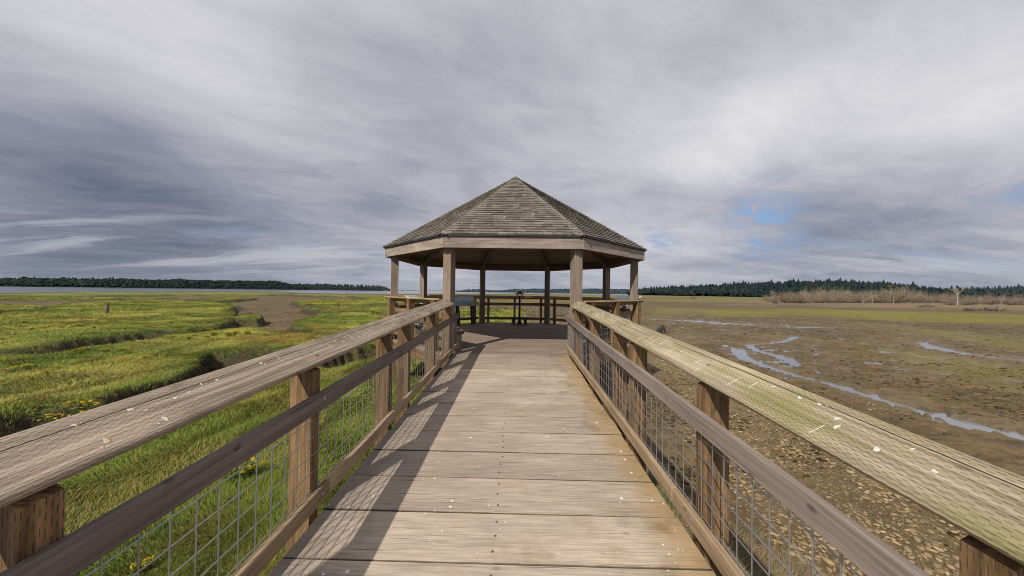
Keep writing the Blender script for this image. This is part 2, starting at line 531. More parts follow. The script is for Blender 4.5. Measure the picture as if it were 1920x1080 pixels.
def vcol_mat(name, rough=.8, trans=True, spec=.15, soft=False):
    m, N = new_mat(name)
    c = N.attr('col', 'Color')
    p = finish(N, c, rough, None, spec=spec, translucent=c if trans else None)
    if soft:
        g = N.n.new('ShaderNodeNewGeometry')
        nn = N.vmath('NORMALIZE', N.vmath('ADD', N.vmath('SCALE', g.outputs['Normal'], .45), (0, 0, .75)))
        N.l.new(nn, p.inputs['Normal'])
    return m
M['grass'] = vcol_mat('grass_blades', .7, soft=True)
M['forest'] = vcol_mat('far_foliage', .95, False, .05)
M['twig'] = vcol_mat('grey_brown_twigs', .9, False, .1)
M['petal'] = vcol_mat('yellow_flower', .7, True)

# ================================================================== GROUND
Z_PL = -1.15       # salt marsh turf
Z_MUD = -1.75      # mud flat
Z_WAT = -1.83

def up(pts, z):
    return [ground_pt(a, b, z) for a, b in pts]

PLATEAUS = [
    up([(-2600, 760), (-900, 690), (-300, 668), (0, 655), (60, 653), (130, 641), (200, 632), (280, 623), (350, 618), (415, 611), (432, 601), (436, 590), (438, 580),
        (446, 573), (425, 567), (350, 564), (250, 563), (180, 566), (120, 570), (90, 577), (85, 583), (0, 587), (-300, 600), (-900, 640), (-2600, 700)], Z_PL),
    up([(-900, 600), (-200, 586), (-60, 574), (20, 571), (78, 574), (82, 578), (40, 581), (-20, 584), (-200, 600), (-900, 630)], Z_PL),
    up([(-900, 575), (-300, 560), (0, 553), (90, 554.5), (160, 555), (210, 553.5), (330, 552), (420, 552), (505, 552.5), (552, 550), (540, 548), (480, 547.2), (300, 547.6), (150, 547.5), (90, 549.5), (0, 551), (-300, 553), (-900, 560)], Z_PL),
    up([(350, 560), (450, 557), (480, 558.5), (440, 562), (400, 564)], Z_PL),
    up([(-2600, 900), (-900, 760), (-300, 698), (0, 668), (100, 661), (150, 651), (220, 641), (300, 631), (400, 618), (470, 614), (520, 619), (600, 625), (700, 622), (800, 622),
        (800, 650), (700, 648), (640, 655), (600, 664), (540, 656), (480, 655), (395, 660), (377, 672), (384, 690), (300, 712), (230, 735), (150, 752), (80, 761), (0, 776), (-300, 850), (-900, 1000), (-2600, 1400)], Z_PL),
    up([(545, 613), (552, 602), (600, 590), (650, 586), (730, 583), (830, 583), (860, 600), (830, 612), (720, 617), (640, 620), (580, 618)], Z_PL),
    up([(545, 566), (600, 561), (725, 561), (800, 561), (800, 568), (725, 570), (640, 571), (560, 571)], Z_PL),
    up([(560, 577.5), (640, 574.5), (725, 573), (800, 573), (800, 579), (725, 581), (600, 582)], Z_PL),
    up([(440, 597), (450, 590), (470, 588), (492, 593), (480, 599)], Z_PL),
    up([(500, 551.5), (620, 552), (730, 553.5), (730, 555), (640, 555), (560, 553.5)], Z_PL),
    up([(-300, 557), (0, 556), (120, 556.5), (230, 557.5), (330, 559), (200, 560), (0, 560), (-300, 563)], Z_PL),
    up([(660, 556.5), (840, 553), (1100, 552.5), (1300, 556), (1300, 559.5), (1100, 560), (840, 559.5), (700, 560)], Z_PL),
]
# nearest turf, running under the walkway and the pavilion
pc = up([(-2600, 2600), (-900, 1250), (-300, 905), (0, 812), (100, 788), (200, 766), (300, 738), (400, 698), (480, 683), (560, 679), (620, 690), (650, 682), (700, 668), (760, 655)], Z_PL)
NEAR = pc + [(-5.2, 13.0), (-4.6, 16.5), (-1.0, 18.0), (2.5, 17.5), (3.3, 14.8), (3.0, 10.5), (1.5, 8.0), (1.25, 5.0), (1.3, 1.0), (1.5, -3), (-4, -6)]
BACK = [(-13, 21), (-3, 19.6), (1, 20.2), (5, 20), (9, 21), (12, 26), (8, 33), (-2, 36), (-12, 33)]
BACK2 = [(-16, 37), (0, 35), (9, 36), (14, 41), (6, 47), (-10, 47)]

STREAMS = [  # photograph points, half widths in metres
    ([(1384, 652), (1388, 662), (1400, 671), (1450, 689), (1500, 703), (1550, 715), (1620, 737), (1690, 757), (1760, 775), (1830, 793), (1920, 816), (2100, 860)], [.55, .5, .45, .4, .38, .42, .36, .45, .42, .4, .45, .5]),
    ([(1402, 645), (1462, 641), (1484, 634), (1492, 629)], [.35, .3, .3, .3]),
    ([(1402, 645), (1418, 655), (1450, 662), (1484, 675), (1498, 684)], [.4, .35, .42, .35, .12]),
    ([(1436, 654), (1462, 652)], [.25, .12]),
    ([(1505, 684), (1530, 692), (1540, 700)], [.12, .14, .08]),
    ([(1728, 641), (1760, 652), (1800, 660), (1860, 668), (1920, 675), (2100, 690)], [.35, .6, .6, .7, .9, 1.2]),
    ([(1230, 598), (1300, 601), (1350, 605), (1395, 607)], [.8, 1.3, 1.2, .7]),
    ([(1395, 604), (1435, 608)], [.5, .4]),
    ([(1482, 612), (1545, 613)], [.9, .9]),
    ([(1352, 570.5), (1440, 572.5)], [1.6, 2.2]),
    ([(1535, 575.0), (1640, 576.0), (1725, 577)], [1.2, 2.2, 1.2]),
    ([(1570, 633), (1605, 636)], [.3, .2]),
    ([(1690, 623), (1760, 635), (1728, 641)], [.12, .15, .2]),
    ([(485, 616), (545, 618)], [.3, .2]),
    ([(497, 580.5), (523, 580.5)], [.55, .4]),
    ([(535, 556), (600, 557.5), (640, 558)], [1.5, 2.5, 1.5]),
]
STREAMS = [(up(p, Z_MUD), w) for p, w in STREAMS]
CREEKS = [  # eroded creeks cut through the turf
    (up([(-2600, 850), (-900, 728), (-300, 684), (0, 661), (60, 657), (130, 647), (210, 637), (290, 627.5), (350, 623), (415, 615), (450, 613)], Z_PL), [1.1, 1.1, 1.05, 1.0, .95, .85, .75, .65, .55, .45, .4]),
    (up([(-2600, 1900), (-900, 1120), (-300, 882), (0, 796), (90, 776), (170, 762), (250, 741), (300, 725), (395, 694), (430, 680), (480, 670), (560, 668), (620, 680), (700, 668)], Z_PL), [.8, .8, .75, .7, .68, .65, .6, .55, .6, .62, .65, .55, .45, .35]),
    (up([(255, 569.5), (290, 569), (345, 568.5)], Z_PL), [.6, .8, .4]),
    (up([(395, 566), (432, 570), (470, 577), (440, 566)], Z_PL), [.5, .6, .6, .5]),
    (up([(-400, 622), (-100, 612), (20, 612)], Z_PL), [.6, .5, .3]),
]
# creek beds of bare mud between the turf banks
BAY = up([(-2600, 585), (-900, 560), (-300, 550.5), (0, 548.2), (150, 546.2), (300, 546.2), (480, 546.2), (545, 547.2), (580, 549.5), (700, 551), (850, 550.2), (1000, 551.2), (1100, 552.6), (1190, 554.2)], Z_MUD)
far_bay = [(p[0] / math.hypot(*p) * 9000, p[1] / math.hypot(*p) * 9000) for p in BAY]
BAY = BAY + [far_bay[-1]] + [(-1500, 9200)] + [far_bay[0]]
GREENS = [  # algae-green parts of the flat (photograph polygons) and strength
    (up([(1220, 556), (1440, 561), (1460, 566), (1300, 567), (1220, 565)], Z_MUD), .75),
    (up([(1300, 580), (1500, 579), (1700, 584), (2300, 600), (2300, 622), (1900, 608), (1700, 603), (1500, 592), (1330, 596)], Z_MUD), .9),
    (up([(1220, 575), (1330, 580), (1330, 594), (1220, 596)], Z_MUD), .5),
    (up([(1660, 610), (1920, 632), (2200, 650), (2200, 668), (1900, 655), (1800, 638), (1690, 615)], Z_MUD), .6),
    (up([(1480, 622), (1600, 640), (1560, 640), (1420, 628)], Z_MUD), .4),
    (up([(700, 552.5), (1180, 555.5), (1300, 556), (1450, 558), (1450, 563), (1300, 562), (700, 560)], Z_MUD), .95),
    (up([(860, 561), (1100, 561), (1080, 567), (900, 567)], Z_MUD), .5),
    (up([(1620, 640), (2000, 705), (2000, 760), (1800, 720)], Z_MUD), .35),
]
DARKS = [
    (up([(1690, 606), (1920, 618), (1920, 640), (1780, 622)], Z_MUD), .7),
    (up([(1230, 588), (1400, 592), (1440, 600), (1300, 600)], Z_MUD), .6),
    (up([(1380, 610), (1560, 622), (1620, 640), (1480, 630), (1400, 620)], Z_MUD), .7),
]
COBBLE_ZONES = [
    (up([(1205, 660), (1260, 665), (1340, 720), (1440, 775), (1560, 850), (1700, 930), (1815, 1010), (1900, 1100), (1500, 1200), (1400, 960), (1280, 800), (1200, 720)], Z_MUD), 1.0),
    (up([(1585, 742), (1700, 770), (1720, 782), (1640, 772)], Z_MUD), .5),
    (up([(1220, 620), (1330, 628), (1320, 640), (1230, 640)], Z_MUD), .45),
    (up([(1240, 575), (1330, 580), (1340, 588), (1230, 588)], Z_MUD), .35),
]


def smooth_union_bank(x, y):
    """0..1 height of the turf and the mask inside it"""
    r = np.hypot(x, y)
    amp = np.clip(r * .02, .12, .9)
    nz = (fbm(x / (amp * 4.5), y / (amp * 4.5), 3, 4) - .5) * amp * 1.9
    best = np.full(x.shape, 1e9)
    for P in PLATEAUS + [BACK, BACK2]:
        best = np.minimum(best, sdf_poly(x, y, P))
    dn = sdf_poly(x, y, NEAR)
    ck = np.full(x.shape, -1e9)
    for P, W in CREEKS:
        ck = np.maximum(ck, (1 - dist_line(x, y, P, W)) * .5)
    ck = ck + nz * .35
    return np.maximum(best + nz, ck), np.maximum(dn + nz * np.where(x > .5, .7, .6), np.where(x < -2, ck, -1e9))


def terrain(x, y):
    r = np.hypot(x, y)
    d1, d2 = smooth_union_bank(x, y)
    w = np.clip(.10 + r * .004, .10, .8)
    h1 = 1 - sstep(-w * .5, w, d1)
    wide = np.where((x > .6), 1.5, 0) * sstep(12, 8, y) + w
    h2 = 1 - sstep(-.1, wide, d2)
    t = np.maximum(h1, h2)
    d = np.minimum(d1, np.where(x > .8, d2 + .4, d2))
    bumps = (fbm(x * .5, y * .5, 11, 4) - .5) * .26 + (fbm(x * 2.2, y * 2.2, 12, 3) - .5) * .12
    mud = Z_MUD + (fbm(x * .12, y * .12, 21, 4) - .5) * .09 + (fbm(x * 1.3, y * 1.3, 22, 4) - .5) * .07
    mud = mud + np.where(r > 60, .03, 0)
    right = sstep(1.0, 3.0, x)
    # dry land on the far right, where the dead scrub and the wooded hill stand
    land = sstep(120, 170, y * .75 + x * .65) * sstep(40, 90, x)
    mud = mud + land * .35
    # streams
    ww = (fbm(x * .7, y * .7, 33, 3) - .5)
    st = np.full(x.shape, 9.0)
    for P, W in STREAMS:
        st = np.minimum(st, dist_line(x, y, P, [q * (.62 if max(W) < 1.0 else .75) for q in W]))
    st = st + ww * .75
    cut = 1 - sstep(.7, 1.35, st)
    # puddles beside the streams and in the low parts of the flat
    pud = fbm(x * 1.5 + 5, y * 2.6, 41, 5)
    near_st = np.exp(-np.clip(st - 1, 0, None) / 6.0)
    zone = near_st * right * sstep(46, 30, r)
    zone2 = right * sstep(15, 22, r) * sstep(75, 45, r)
    pcut = sstep(.60, .65, pud + .05 * zone - .05 * (1 - zone) * (1 - zone2 * .7)) * np.maximum(zone * .85, zone2 * .60)
    cut = np.maximum(cut, pcut * .8)
    mudc = mud - cut * .17
    bay = sdf_poly(x, y, BAY)
    bayf = sstep(6, -10, bay + (fbm(x * .02, y * .02, 51, 3) - .5) * 18)
    mudc = mudc - bayf * 1.2
    z = mudc * (1 - t) + (Z_PL + bumps) * t
    green = np.zeros(x.shape)
    for P, s in GREENS:
        soft = np.clip(r * .05, .5, 8)
        green = np.maximum(green, s * sstep(soft, -soft, sdf_poly(x, y, P)))
    dark = np.zeros(x.shape)
    for P, s in DARKS:
        soft = np.clip(r * .05, .5, 8)
        dark = np.maximum(dark, s * sstep(soft, -soft, sdf_poly(x, y, P)))
    stone = np.zeros(x.shape)
    for P, s in COBBLE_ZONES:
        soft = np.clip(r * .05, .35, 4)
        stone = np.maximum(stone, s * sstep(soft, -soft, sdf_poly(x, y, P)))
    wet = np.exp(-np.clip(st - .9, 0, None) / 1.4) * (1 - t) * right
    wet = np.maximum(wet, zone2 * sstep(.5, .64, pud) * .8)
    bank = np.exp(-((d - .1) / (.16 + .006 * r)) ** 2) * sstep(9, 18, r) * np.where(x > 1.5, sstep(20, 30, r), 1)  # band along turf edges, coloured as dark mud with painted overhang shade
    scrub = sstep(.5, 1.1, x) * sstep(3.2, 2.3, x) * sstep(6.5, 4.5, y) * t
    return dict(z=z, grass=sstep(.12, -.12, d) * np.where(x > .95, 0, 1) + land * .0, d=d, green=green, dark=dark, stone=stone, wet=wet, t=t, land=land, bay=bayf, bank=bank)


NA, NR = 860, 560
AZ0, AZ1 = R(-92), R(92)
R0, R1 = .6, 9500.0
azs = np.linspace(AZ0, AZ1, NA); rs = np.exp(np.linspace(math.log(R0), math.log(R1), NR))
AZ, RR = np.meshgrid(azs, rs)
GX = RR * np.sin(AZ); GY = RR * np.cos(AZ)
T = terrain(GX.ravel(), GY.ravel())
for k in T: T[k] = np.asarray(T[k]).reshape(GX.shape)


def lookup(key, x, y):
    az = np.arctan2(x, y); r = np.hypot(x, y)
    i = (az - AZ0) / (AZ1 - AZ0) * (NA - 1); j = (np.log(np.maximum(r, R0)) - math.log(R0)) / (math.log(R1) - math.log(R0)) * (NR - 1)
    i = np.clip(i, 0, NA - 1.001); j = np.clip(j, 0, NR - 1.001)
    i0 = i.astype(int); j0 = j.astype(int); fi = i - i0; fj = j - j0
    A = T[key]
    return (A[j0, i0] * (1 - fi) + A[j0, i0 + 1] * fi) * (1 - fj) + (A[j0 + 1, i0] * (1 - fi) + A[j0 + 1, i0 + 1] * fi) * fj


def ground_z(x, y):
    return float(lookup('z', np.array([x]), np.array([y]))[0])


def ground_mat():
    m, N = new_mat('mud_and_turf')
    g = N.n.new('ShaderNodeNewGeometry'); P = g.outputs['Position']
    nz = N.sep(g.outputs['Normal'])[2]
    grass = N.attr('grass'); green = N.attr('green'); stone = N.attr('stone'); wet = N.attr('wet'); dark = N.attr('dark'); land = N.attr('land')
    n1 = N.noise(P, .35, 5, .6); n2 = N.noise(P, 2.3, 5, .65); n3 = N.noise(P, 14, 4, .65); n4 = N.noise(N.vmath('MULTIPLY', P, (.05, .05, .05)), 1, 6, .65)
    mud = N.mix(N.step(n1, .35, .65), (.098, .066, .025), (.158, .108, .046))
    mud = N.mix(N.math('MULTIPLY', N.step(n2, .42, .60), .6), mud, (.070, .045, .020))
    mud = N.mix(N.math('MULTIPLY', N.step(n3, .54, .68), .65), mud, (.045, .032, .015))
    n5 = N.noise(N.vmath('MULTIPLY', P, (.9, 2.6, 1)), 1.6, 5, .7)
    mud = N.mix(N.math('MULTIPLY', N.step(n5, .54, .64), .6), mud, (.050, .038, .016))
    mud = N.mix(N.math('MULTIPLY', N.step(n5, .44, .36), .4), mud, (.20, .145, .085))
    mud = N.mix(N.math('MULTIPLY', N.step(n4, .52, .66), .5), mud, (.13, .105, .035))
    n7 = N.noise(N.vmath('MULTIPLY', P, (1, 1.5, 1)), 1.1, 10, .78)
    mud = N.mix(N.math('MULTIPLY', N.step(n7, .53, .62), .75), mud, (.040, .027, .011))
    mud = N.mix(N.math('MULTIPLY', N.step(n7, .46, .38), .55), mud, (.200, .130, .068))
    # algae film
    ga = N.math('MULTIPLY', green, N.step(N.math('ADD', N.math('MULTIPLY', n2, .5), N.math('MULTIPLY', n4, .5)), .32, .55))
    mud = N.mix(ga, mud, N.mix(n1, (.11, .10, .012), (.22, .20, .022)))
    alg2 = N.math('MULTIPLY', N.step(N.noise(N.vmath('MULTIPLY', P, (.35, .8, 1)), 1.0, 5, .65), .53, .66), .38)
    mud = N.mix(alg2, mud, (.095, .085, .018))
    mud = N.mix(N.math('MULTIPLY', dark, N.step(N.noise(P, 1.1, 5, .7), .42, .56)), mud, (.038, .04, .014))
    # pale silt around water
    sil = N.math('MULTIPLY', wet, N.step(n2, .35, .6))
    mud = N.mix(N.math('MULTIPLY', sil, .5), mud, (.21, .165, .13))
    # small pale stones
    nd = N.n.new('ShaderNodeTexVoronoi'); N.set(nd.inputs['Vector'], P); nd.inputs['Scale'].default_value = 15
    cr = N.sep(nd.outputs['Color'])
    sm = N.math('MULTIPLY', N.math('LESS_THAN', cr[0], N.math('MULTIPLY', stone, .75)), N.step(nd.outputs['Distance'], .38, .3))
    mud = N.mix(N.math('MULTIPLY', stone, N.math('MULTIPLY', N.step(n7, .40, .6), .45)), mud, (.20, .140, .070))
    nd2 = N.n.new('ShaderNodeTexVoronoi'); N.set(nd2.inputs['Vector'], P); nd2.inputs['Scale'].default_value = 34
    cr2 = N.sep(nd2.outputs['Color'])
    sm2 = N.math('MULTIPLY', N.math('LESS_THAN', cr2[0], N.math('MULTIPLY', stone, .55)), N.step(nd2.outputs['Distance'], .40, .3))
    mud = N.mix(N.math('MULTIPLY', sm2, .75), mud, N.mix(cr2[1], (.15, .10, .05), (.34, .25, .14)))
    mud = N.mix(N.math('MULTIPLY', sm, .8), mud, N.mix(cr[1], (.2, .14, .075), (.40, .31, .19)))
    turf = N.mix(N.step(n1, .35, .68), (.10, .135, .016), (.22, .235, .026))
    turf = N.mix(N.math('MULTIPLY', N.step(n4, .5, .68), .6), turf, (.25, .205, .05))
    turf = N.mix(N.math('MULTIPLY', N.step(n2, .5, .7), .5), turf, (.05, .075, .012))
    n6 = N.noise(N.vmath('MULTIPLY', P, (.05, .22, 1)), 1, 5, .6)
    turf = N.mix(N.math('MULTIPLY', N.step(n6, .40, .58), .7), turf, (.075, .085, .02))
    col = N.mix(grass, mud, turf)
    col = N.mix(N.math('MULTIPLY', land, .8), col, N.mix(n4, (.15, .10, .05), (.22, .165, .09)))
    col = N.mix(N.math('MULTIPLY', green, N.math('MULTIPLY', land, .8)), col, (.12, .115, .02))
    col = N.mix(N.math('MULTIPLY', N.attr('bank'), .85), col, (.030, .026, .012))  # bank band: dark mud plus shade of overhanging grass put into the colour
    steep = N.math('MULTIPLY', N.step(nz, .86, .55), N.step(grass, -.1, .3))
    col = N.mix(N.step(nz, .88, .6), col, (.030, .021, .012))  # steep faces: bare mud, with the grass overhang's shade painted in
    rough = N.math('MULTIPLY_ADD', wet, -.35, .8)
    hgt = N.math('ADD', N.math('ADD', N.math('ADD', N.math('MULTIPLY', n2, 1.0), N.math('ADD', N.math('MULTIPLY', n5, -.8), N.math('MULTIPLY', n7, -1.2))), N.math('MULTIPLY', n3, .55)), N.math('MULTIPLY', sm, .35))
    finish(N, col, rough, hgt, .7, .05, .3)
    return m


idx = np.arange(NA * NR).reshape(NR, NA)
quads = np.stack([idx[:-1, :-1], idx[:-1, 1:], idx[1:, 1:], idx[1:, :-1]], -1).reshape(-1, 4)
ground = np_mesh('ground', np.stack([GX, GY, T['z']], -1).reshape(-1, 3), quads[:, ::-1], None, ground_mat(),
                 {k: T[k].ravel() for k in ('grass', 'green', 'stone', 'wet', 'dark', 'land', 'bank')}, smooth=True)
ground['kind'] = 'structure'


def water_mat():
    m, N = new_mat('tidal_water')
    g = N.n.new('ShaderNodeNewGeometry'); P = g.outputs['Position']
    w = N.noise(N.vmath('MULTIPLY', P, (.5, 1.6, 1)), 1.3, 4, .6)
    w2 = N.noise(N.vmath('MULTIPLY', P, (.012, .05, 1)), 1, 4, .6)
    c = N.mix(w2, (.13, .135, .14), (.21, .215, .225))
    finish(N, c, N.math('MULTIPLY_ADD', w2, .12, .06), w, .06, .02, .9)
    return m
wp = []
for i in range(73):
    a = R(-92) + R(184) * i / 72
    wp.append((math.sin(a) * 2.5, math.cos(a) * 2.5, Z_WAT)); wp.append((math.sin(a) * 12000, math.cos(a) * 12000, Z_WAT))
water = np_mesh('water', wp, [(2 * i, 2 * i + 1, 2 * i + 3, 2 * i + 2) for i in range(72)], None, water_mat())
me = water.data
if me.polygons[0].normal.z < 0: me.flip_normals()
water['kind'] = 'structure'

# ================================================================== GRASS (uncountable)
def blades(name, n, rmin, rmax, az0, az1, keyfn, hgt, wid, colfn, mat, lean=.8, wscale=.0016, seed=1, hr=.004):
    g = np.random.default_rng(seed)
    r = np.exp(g.uniform(math.log(rmin), math.log(rmax), n)); a = np.radians(g.uniform(az0, az1, n))
    x = r * np.sin(a); y = r * np.cos(a)
    k = keyfn(x, y, g)
    x = x[k]; y = y[k]; r = r[k]; n = len(x)
    z = lookup('z', x, y)
    ln = vnoise(x * .7, y * .7, 61) * 4 * PI + g.normal(0, .55, n)
    la = lean * g.uniform(.3, 1.2, n) * (.5 + vnoise(x * 1.7, y * 1.7, 62)) * (1 + .45 * sstep(6, 16, r))
    h = (hgt + r * hr) * g.uniform(.55, 1.25, n) * (.65 + .7 * vnoise(x * 1.1, y * 1.1, 63))
    w = np.maximum(wid, r * wscale) * g.uniform(.7, 1.3, n)
    fa = g.uniform(0, 2 * PI, n)
    # blades near the camera face every way; width direction random
    wx = np.cos(fa) * w * .5; wy = np.sin(fa) * w * .5
    lx = np.cos(ln) * la * h; ly = np.sin(ln) * la * h
    V = np.empty((n, 5, 3))
    V[:, 0] = np.stack([x - wx, y - wy, z - .02], -1); V[:, 1] = np.stack([x + wx, y + wy, z - .02], -1)
    V[:, 2] = np.stack([x + wx * .8 + lx * .35, y + wy * .8 + ly * .35, z + h * .6], -1); V[:, 3] = np.stack([x - wx * .8 + lx * .35, y - wy * .8 + ly * .35, z + h * .6], -1)
    V[:, 4] = np.stack([x + lx, y + ly, z + h * (1 - .25 * la)], -1)
    b = np.arange(n)[:, None] * 5
    q = b + np.array([[0, 1, 2, 3]]); t = b + np.array([[3, 2, 4]])
    c = colfn(x, y, r, g)
    C = np.repeat(c[:, None, :], 5, 1)
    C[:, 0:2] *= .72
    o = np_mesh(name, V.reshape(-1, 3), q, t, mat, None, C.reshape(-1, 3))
    o['kind'] = 'stuff'
    return o


def grass_key(x, y, g):
    gm = lookup('grass', x, y); t = lookup('t', x, y)
    return (gm > g.uniform(.15, .7, len(x))) & (t > .5)


def grass_col(x, y, r, g):
    a = np.array([.185, .240, .040]); b = np.array([.415, .405, .080]); c = np.array([.34, .265, .085]); d = np.array([.27, .14, .04]); e = np.array([.065, .125, .016])
    n1 = sstep(.3, .7, fbm(x * .25, y * .25, 71, 4)); n2 = sstep(.55, .75, fbm(x * .45 + 9, y * .45, 72, 4)); n3 = sstep(.62, .76, fbm(x * .16 + 3, y * .3, 73, 4)); n4 = sstep(.52, .74, fbm(x * .45, y * .6, 74, 4))
    col = a + (b - a) * np.clip(n1 * 1.1 + g.normal(0, .05, len(x)), 0, 1)[:, None]
    col = col + (e - col) * (n4 * .6)[:, None]
    near = sstep(16, 7, r)
    col = col + (c - col) * (n2 * .55)[:, None]
    col = col + (d - col) * (n3 * .6 * (1 - near * .6))[:, None]
    dr = g.random(len(x)) < .04
    col[dr] = c * 1.15
    # edges of the banks darker and greener
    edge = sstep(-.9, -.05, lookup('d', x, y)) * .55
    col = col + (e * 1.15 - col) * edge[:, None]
    return col * g.uniform(.9, 1.1, len(x))[:, None]


marsh = blades('marsh_grass', 900000, 1.6, 120, -72, 40, grass_key, .066, .0035, grass_col, M['grass'], 1.0, seed=5, hr=.0011)
tag(marsh, 'yellow green salt marsh grass covering the banks left of the boardwalk and behind the pavilion', 'grass')


def salt_key(x, y, g):
    n = fbm(x * .9 + 4, y * .9, 81, 3)
    zone = sstep(.95, 1.2, x) * sstep(3.9, 2.5, x) * sstep(8.0, 4.6, y)
    return zone * (n + .14) > g.uniform(.36, .66, len(x))


def salt_col(x, y, r, g):
    a = np.array([.17, .185, .085]); b = np.array([.31, .25, .15]); c = np.array([.28, .135, .085])
    n = sstep(.35, .65, fbm(x * 1.3, y * 1.3, 82, 3)); k = sstep(.58, .75, fbm(x * .8 + 7, y * .8, 83, 3))
    col = a + (b - a) * n[:, None]; col = col + (c - col) * (k * .25)[:, None]
    return col * g.uniform(.6, 1.4, len(x))[:, None]


salt = blades('pickleweed', 260000, 1.4, 9, 8, 75, salt_key, .17, .0045, salt_col, M['grass'], .7, seed=9)
tag(salt, 'low grey green pickleweed scrub on the bank below the right railing', 'ground cover')


def silt_key(x, y, g):
    d = lookup('d', x, y)
    return (d > -.1) & (d < .55) & (x < .5) & (fbm(x * .6, y * .6, 91, 3) > .5 + .1 * g.random(len(x)))


def silt_col(x, y, r, g):
    a = np.array([.14, .13, .065]); b = np.array([.085, .07, .038])
    n = fbm(x * 1.5, y * 1.5, 92, 3)
    return (a + (b - a) * n[:, None]) * g.uniform(.6, 1.3, len(x))[:, None]


fringe = blades('bank_fringe', 130000, 3.0, 45, -72, 5, silt_key, .10, .005, silt_col, M['grass'], .9, seed=15)
tag(fringe, 'grey brown mud caked fringe plants at the foot of the eroded creek banks', 'ground cover')

# ================================================================== BOARDWALK
SL = .042; Y_END = 6.5
XL, XR = -1.277, 1.067
def FZ(y): return -SL * max(0.0, Y_END - y)
A_RAMP = Vector((0, 1, SL)).normalized(); UP_R = Vector((0, -SL, 1)).normalized()

bw = thing('boardwalk', 'weathered grey plank boardwalk ramp leading straight up to the shingled pavilion', 'boardwalk', (-.105, 3, -1.15))
mb = MB()
pitch = .372
y = 1.758 - pitch * 14
while y < 6.55:
    gp_ = random.uniform(.0025, .0045)
    y0, y1 = y + gp_, y + pitch - gp_
    yc = (y0 + y1) / 2
    xo = random.uniform(-.008, .008)
    c = Vector(((XL + XR) / 2 + xo, yc, FZ(yc) - .022 + random.uniform(-.0015, .0015)))
    tilt = random.uniform(-.004, .004)
    ax = Vector((1, 0, tilt * .5)); ay = Vector((0, 1, SL + tilt))
    if yc < 6.55:
        mb.box(c, ax, ay, ax.cross(ay), (XR - XL) / 2, (y1 - y0) / 2, .02, .005)
    y += pitch
mb.build('deck', M['deck'], bw)
# joists, rim boards, screws, piles
for x in (XL + .03, -.105, XR - .03):
    MB().bar((x, -3.4, FZ(-3.4) - .17), (x, 6.5, FZ(6.5) - .17), UP_R, .04, .24).build('joist', M['curb'], bw)
ms = MB()
yy = 1.758 - pitch * 5
while yy < 6.4:
    for k in (.2, .5, .8):
        for xx in (-.125, -.12):
            pass
        y_ = yy + pitch * k
        ms.disc((-.118 + random.uniform(-.008, .008), y_, FZ(y_) - .001), UP_R, .0075, .0025, 8)
    yy += pitch
sc = ms.build('screw', plain_mat('rusty_screw', (.12, .08, .045), .6, .4, .3, 90), bw)
sc['kind'] = 'stuff'
for yy in (.6, 3.5, 6.2):
    for x in (XL + .18, XR - .18):
        MB().bar((x, yy, -2.3), (x, yy, FZ(yy) - .3), (0, 1, 0), .2, .2).build('pile', M['post'], bw)
    MB().bar((XL + .02, yy, FZ(yy) - .36), (XR - .02, yy, FZ(yy) - .36), (0, 0, 1), .14, .2).build('cross_beam', M['post'], bw)

# ---- handrail profile: leaning cap, high edge outside, rounded inner nose
def cap_profile(w=.215, th=.040, ang=R(29), seg=5):
    ca, sa = math.cos(ang), math.sin(ang)
    pts = []
    # local (along slope s: 0 inner..w outer, t thickness downwards)
    rr = th * .5
    for k in range(seg + 1):      # inner nose
        a = -PI / 2 - PI * k / seg
        pts.append((rr + rr * math.cos(a), -rr + rr * math.sin(a)))
    rr2 = .008
    for k in range(3):
        a = PI / 2 - PI / 2 * k / 2
        pts.append((w - rr2 + rr2 * math.cos(a), -rr2 + rr2 * math.sin(a)))
    for k in range(3):
        a = 0 - PI / 2 * k / 2
        pts.append((w - rr2 + rr2 * math.cos(a), -th + rr2 + rr2 * math.sin(a)))
    return [(s * ca - t * sa * 1.0, s * sa + t * ca) for s, t in pts], pts
CAPP, CAPL = cap_profile()


def rail_cap(mb, p0, p1, n, z_in, skew=0.0, nseg=1, seed=None):
    """leaning cap; p0, p1 at the inner edge on the floor line, n points outwards, z_in height of the inner top edge"""
    b = len(mb.v)
    mb.prism(CAPP, Vector(p0) + Vector((0, 0, z_in)), Vector(p1) + Vector((0, 0, z_in)), n, (0, 0, 1), nseg=nseg, skew=skew, wob=0)
    m = len(CAPL)
    for i in range(b, len(mb.v)):
        s, t = CAPL[(i - b) % m]
        w = mb.wc[i]; mb.wc[i] = (w[0], s - .1, t)
    return mb


def cap_point(p, n, s, z_in, lift=.0):
    """point on the cap's top face, s metres from the inner edge"""
    ca, sa = math.cos(R(29)), math.sin(R(29))
    return Vector(p) + Vector((0, 0, z_in)) + Vector(n) * (s * ca - lift * sa) + Vector((0, 0, s * sa + lift * ca))


def splat(mb, c, u, v, ru, rv, n=11):
    c = Vector(c); nr = Vector(u).cross(Vector(v)).normalized()
    ring = []
    ph = random.random() * 6
    for i in range(n):
        a = 2 * PI * i / n
        k = 1 + .28 * math.sin(2 * a + ph) + .22 * math.sin(3 * a + ph * 2) + random.uniform(-.12, .12)
        ring.append(c + Vector(u) * math.cos(a) * ru * k + Vector(v) * math.sin(a) * rv * k)
    ring = [c + (p - c) * .82 for p in ring]
    top = [p + nr * .0010 + (c - p) * .2 for p in ring]
    V = ring + top
    Fc = [(i, (i + 1) % n, n + (i + 1) % n, n + i) for i in range(n)] + [tuple(n + i for i in range(n))]
    mb._add(V, Fc, [(0, 0, 0)] * len(V))


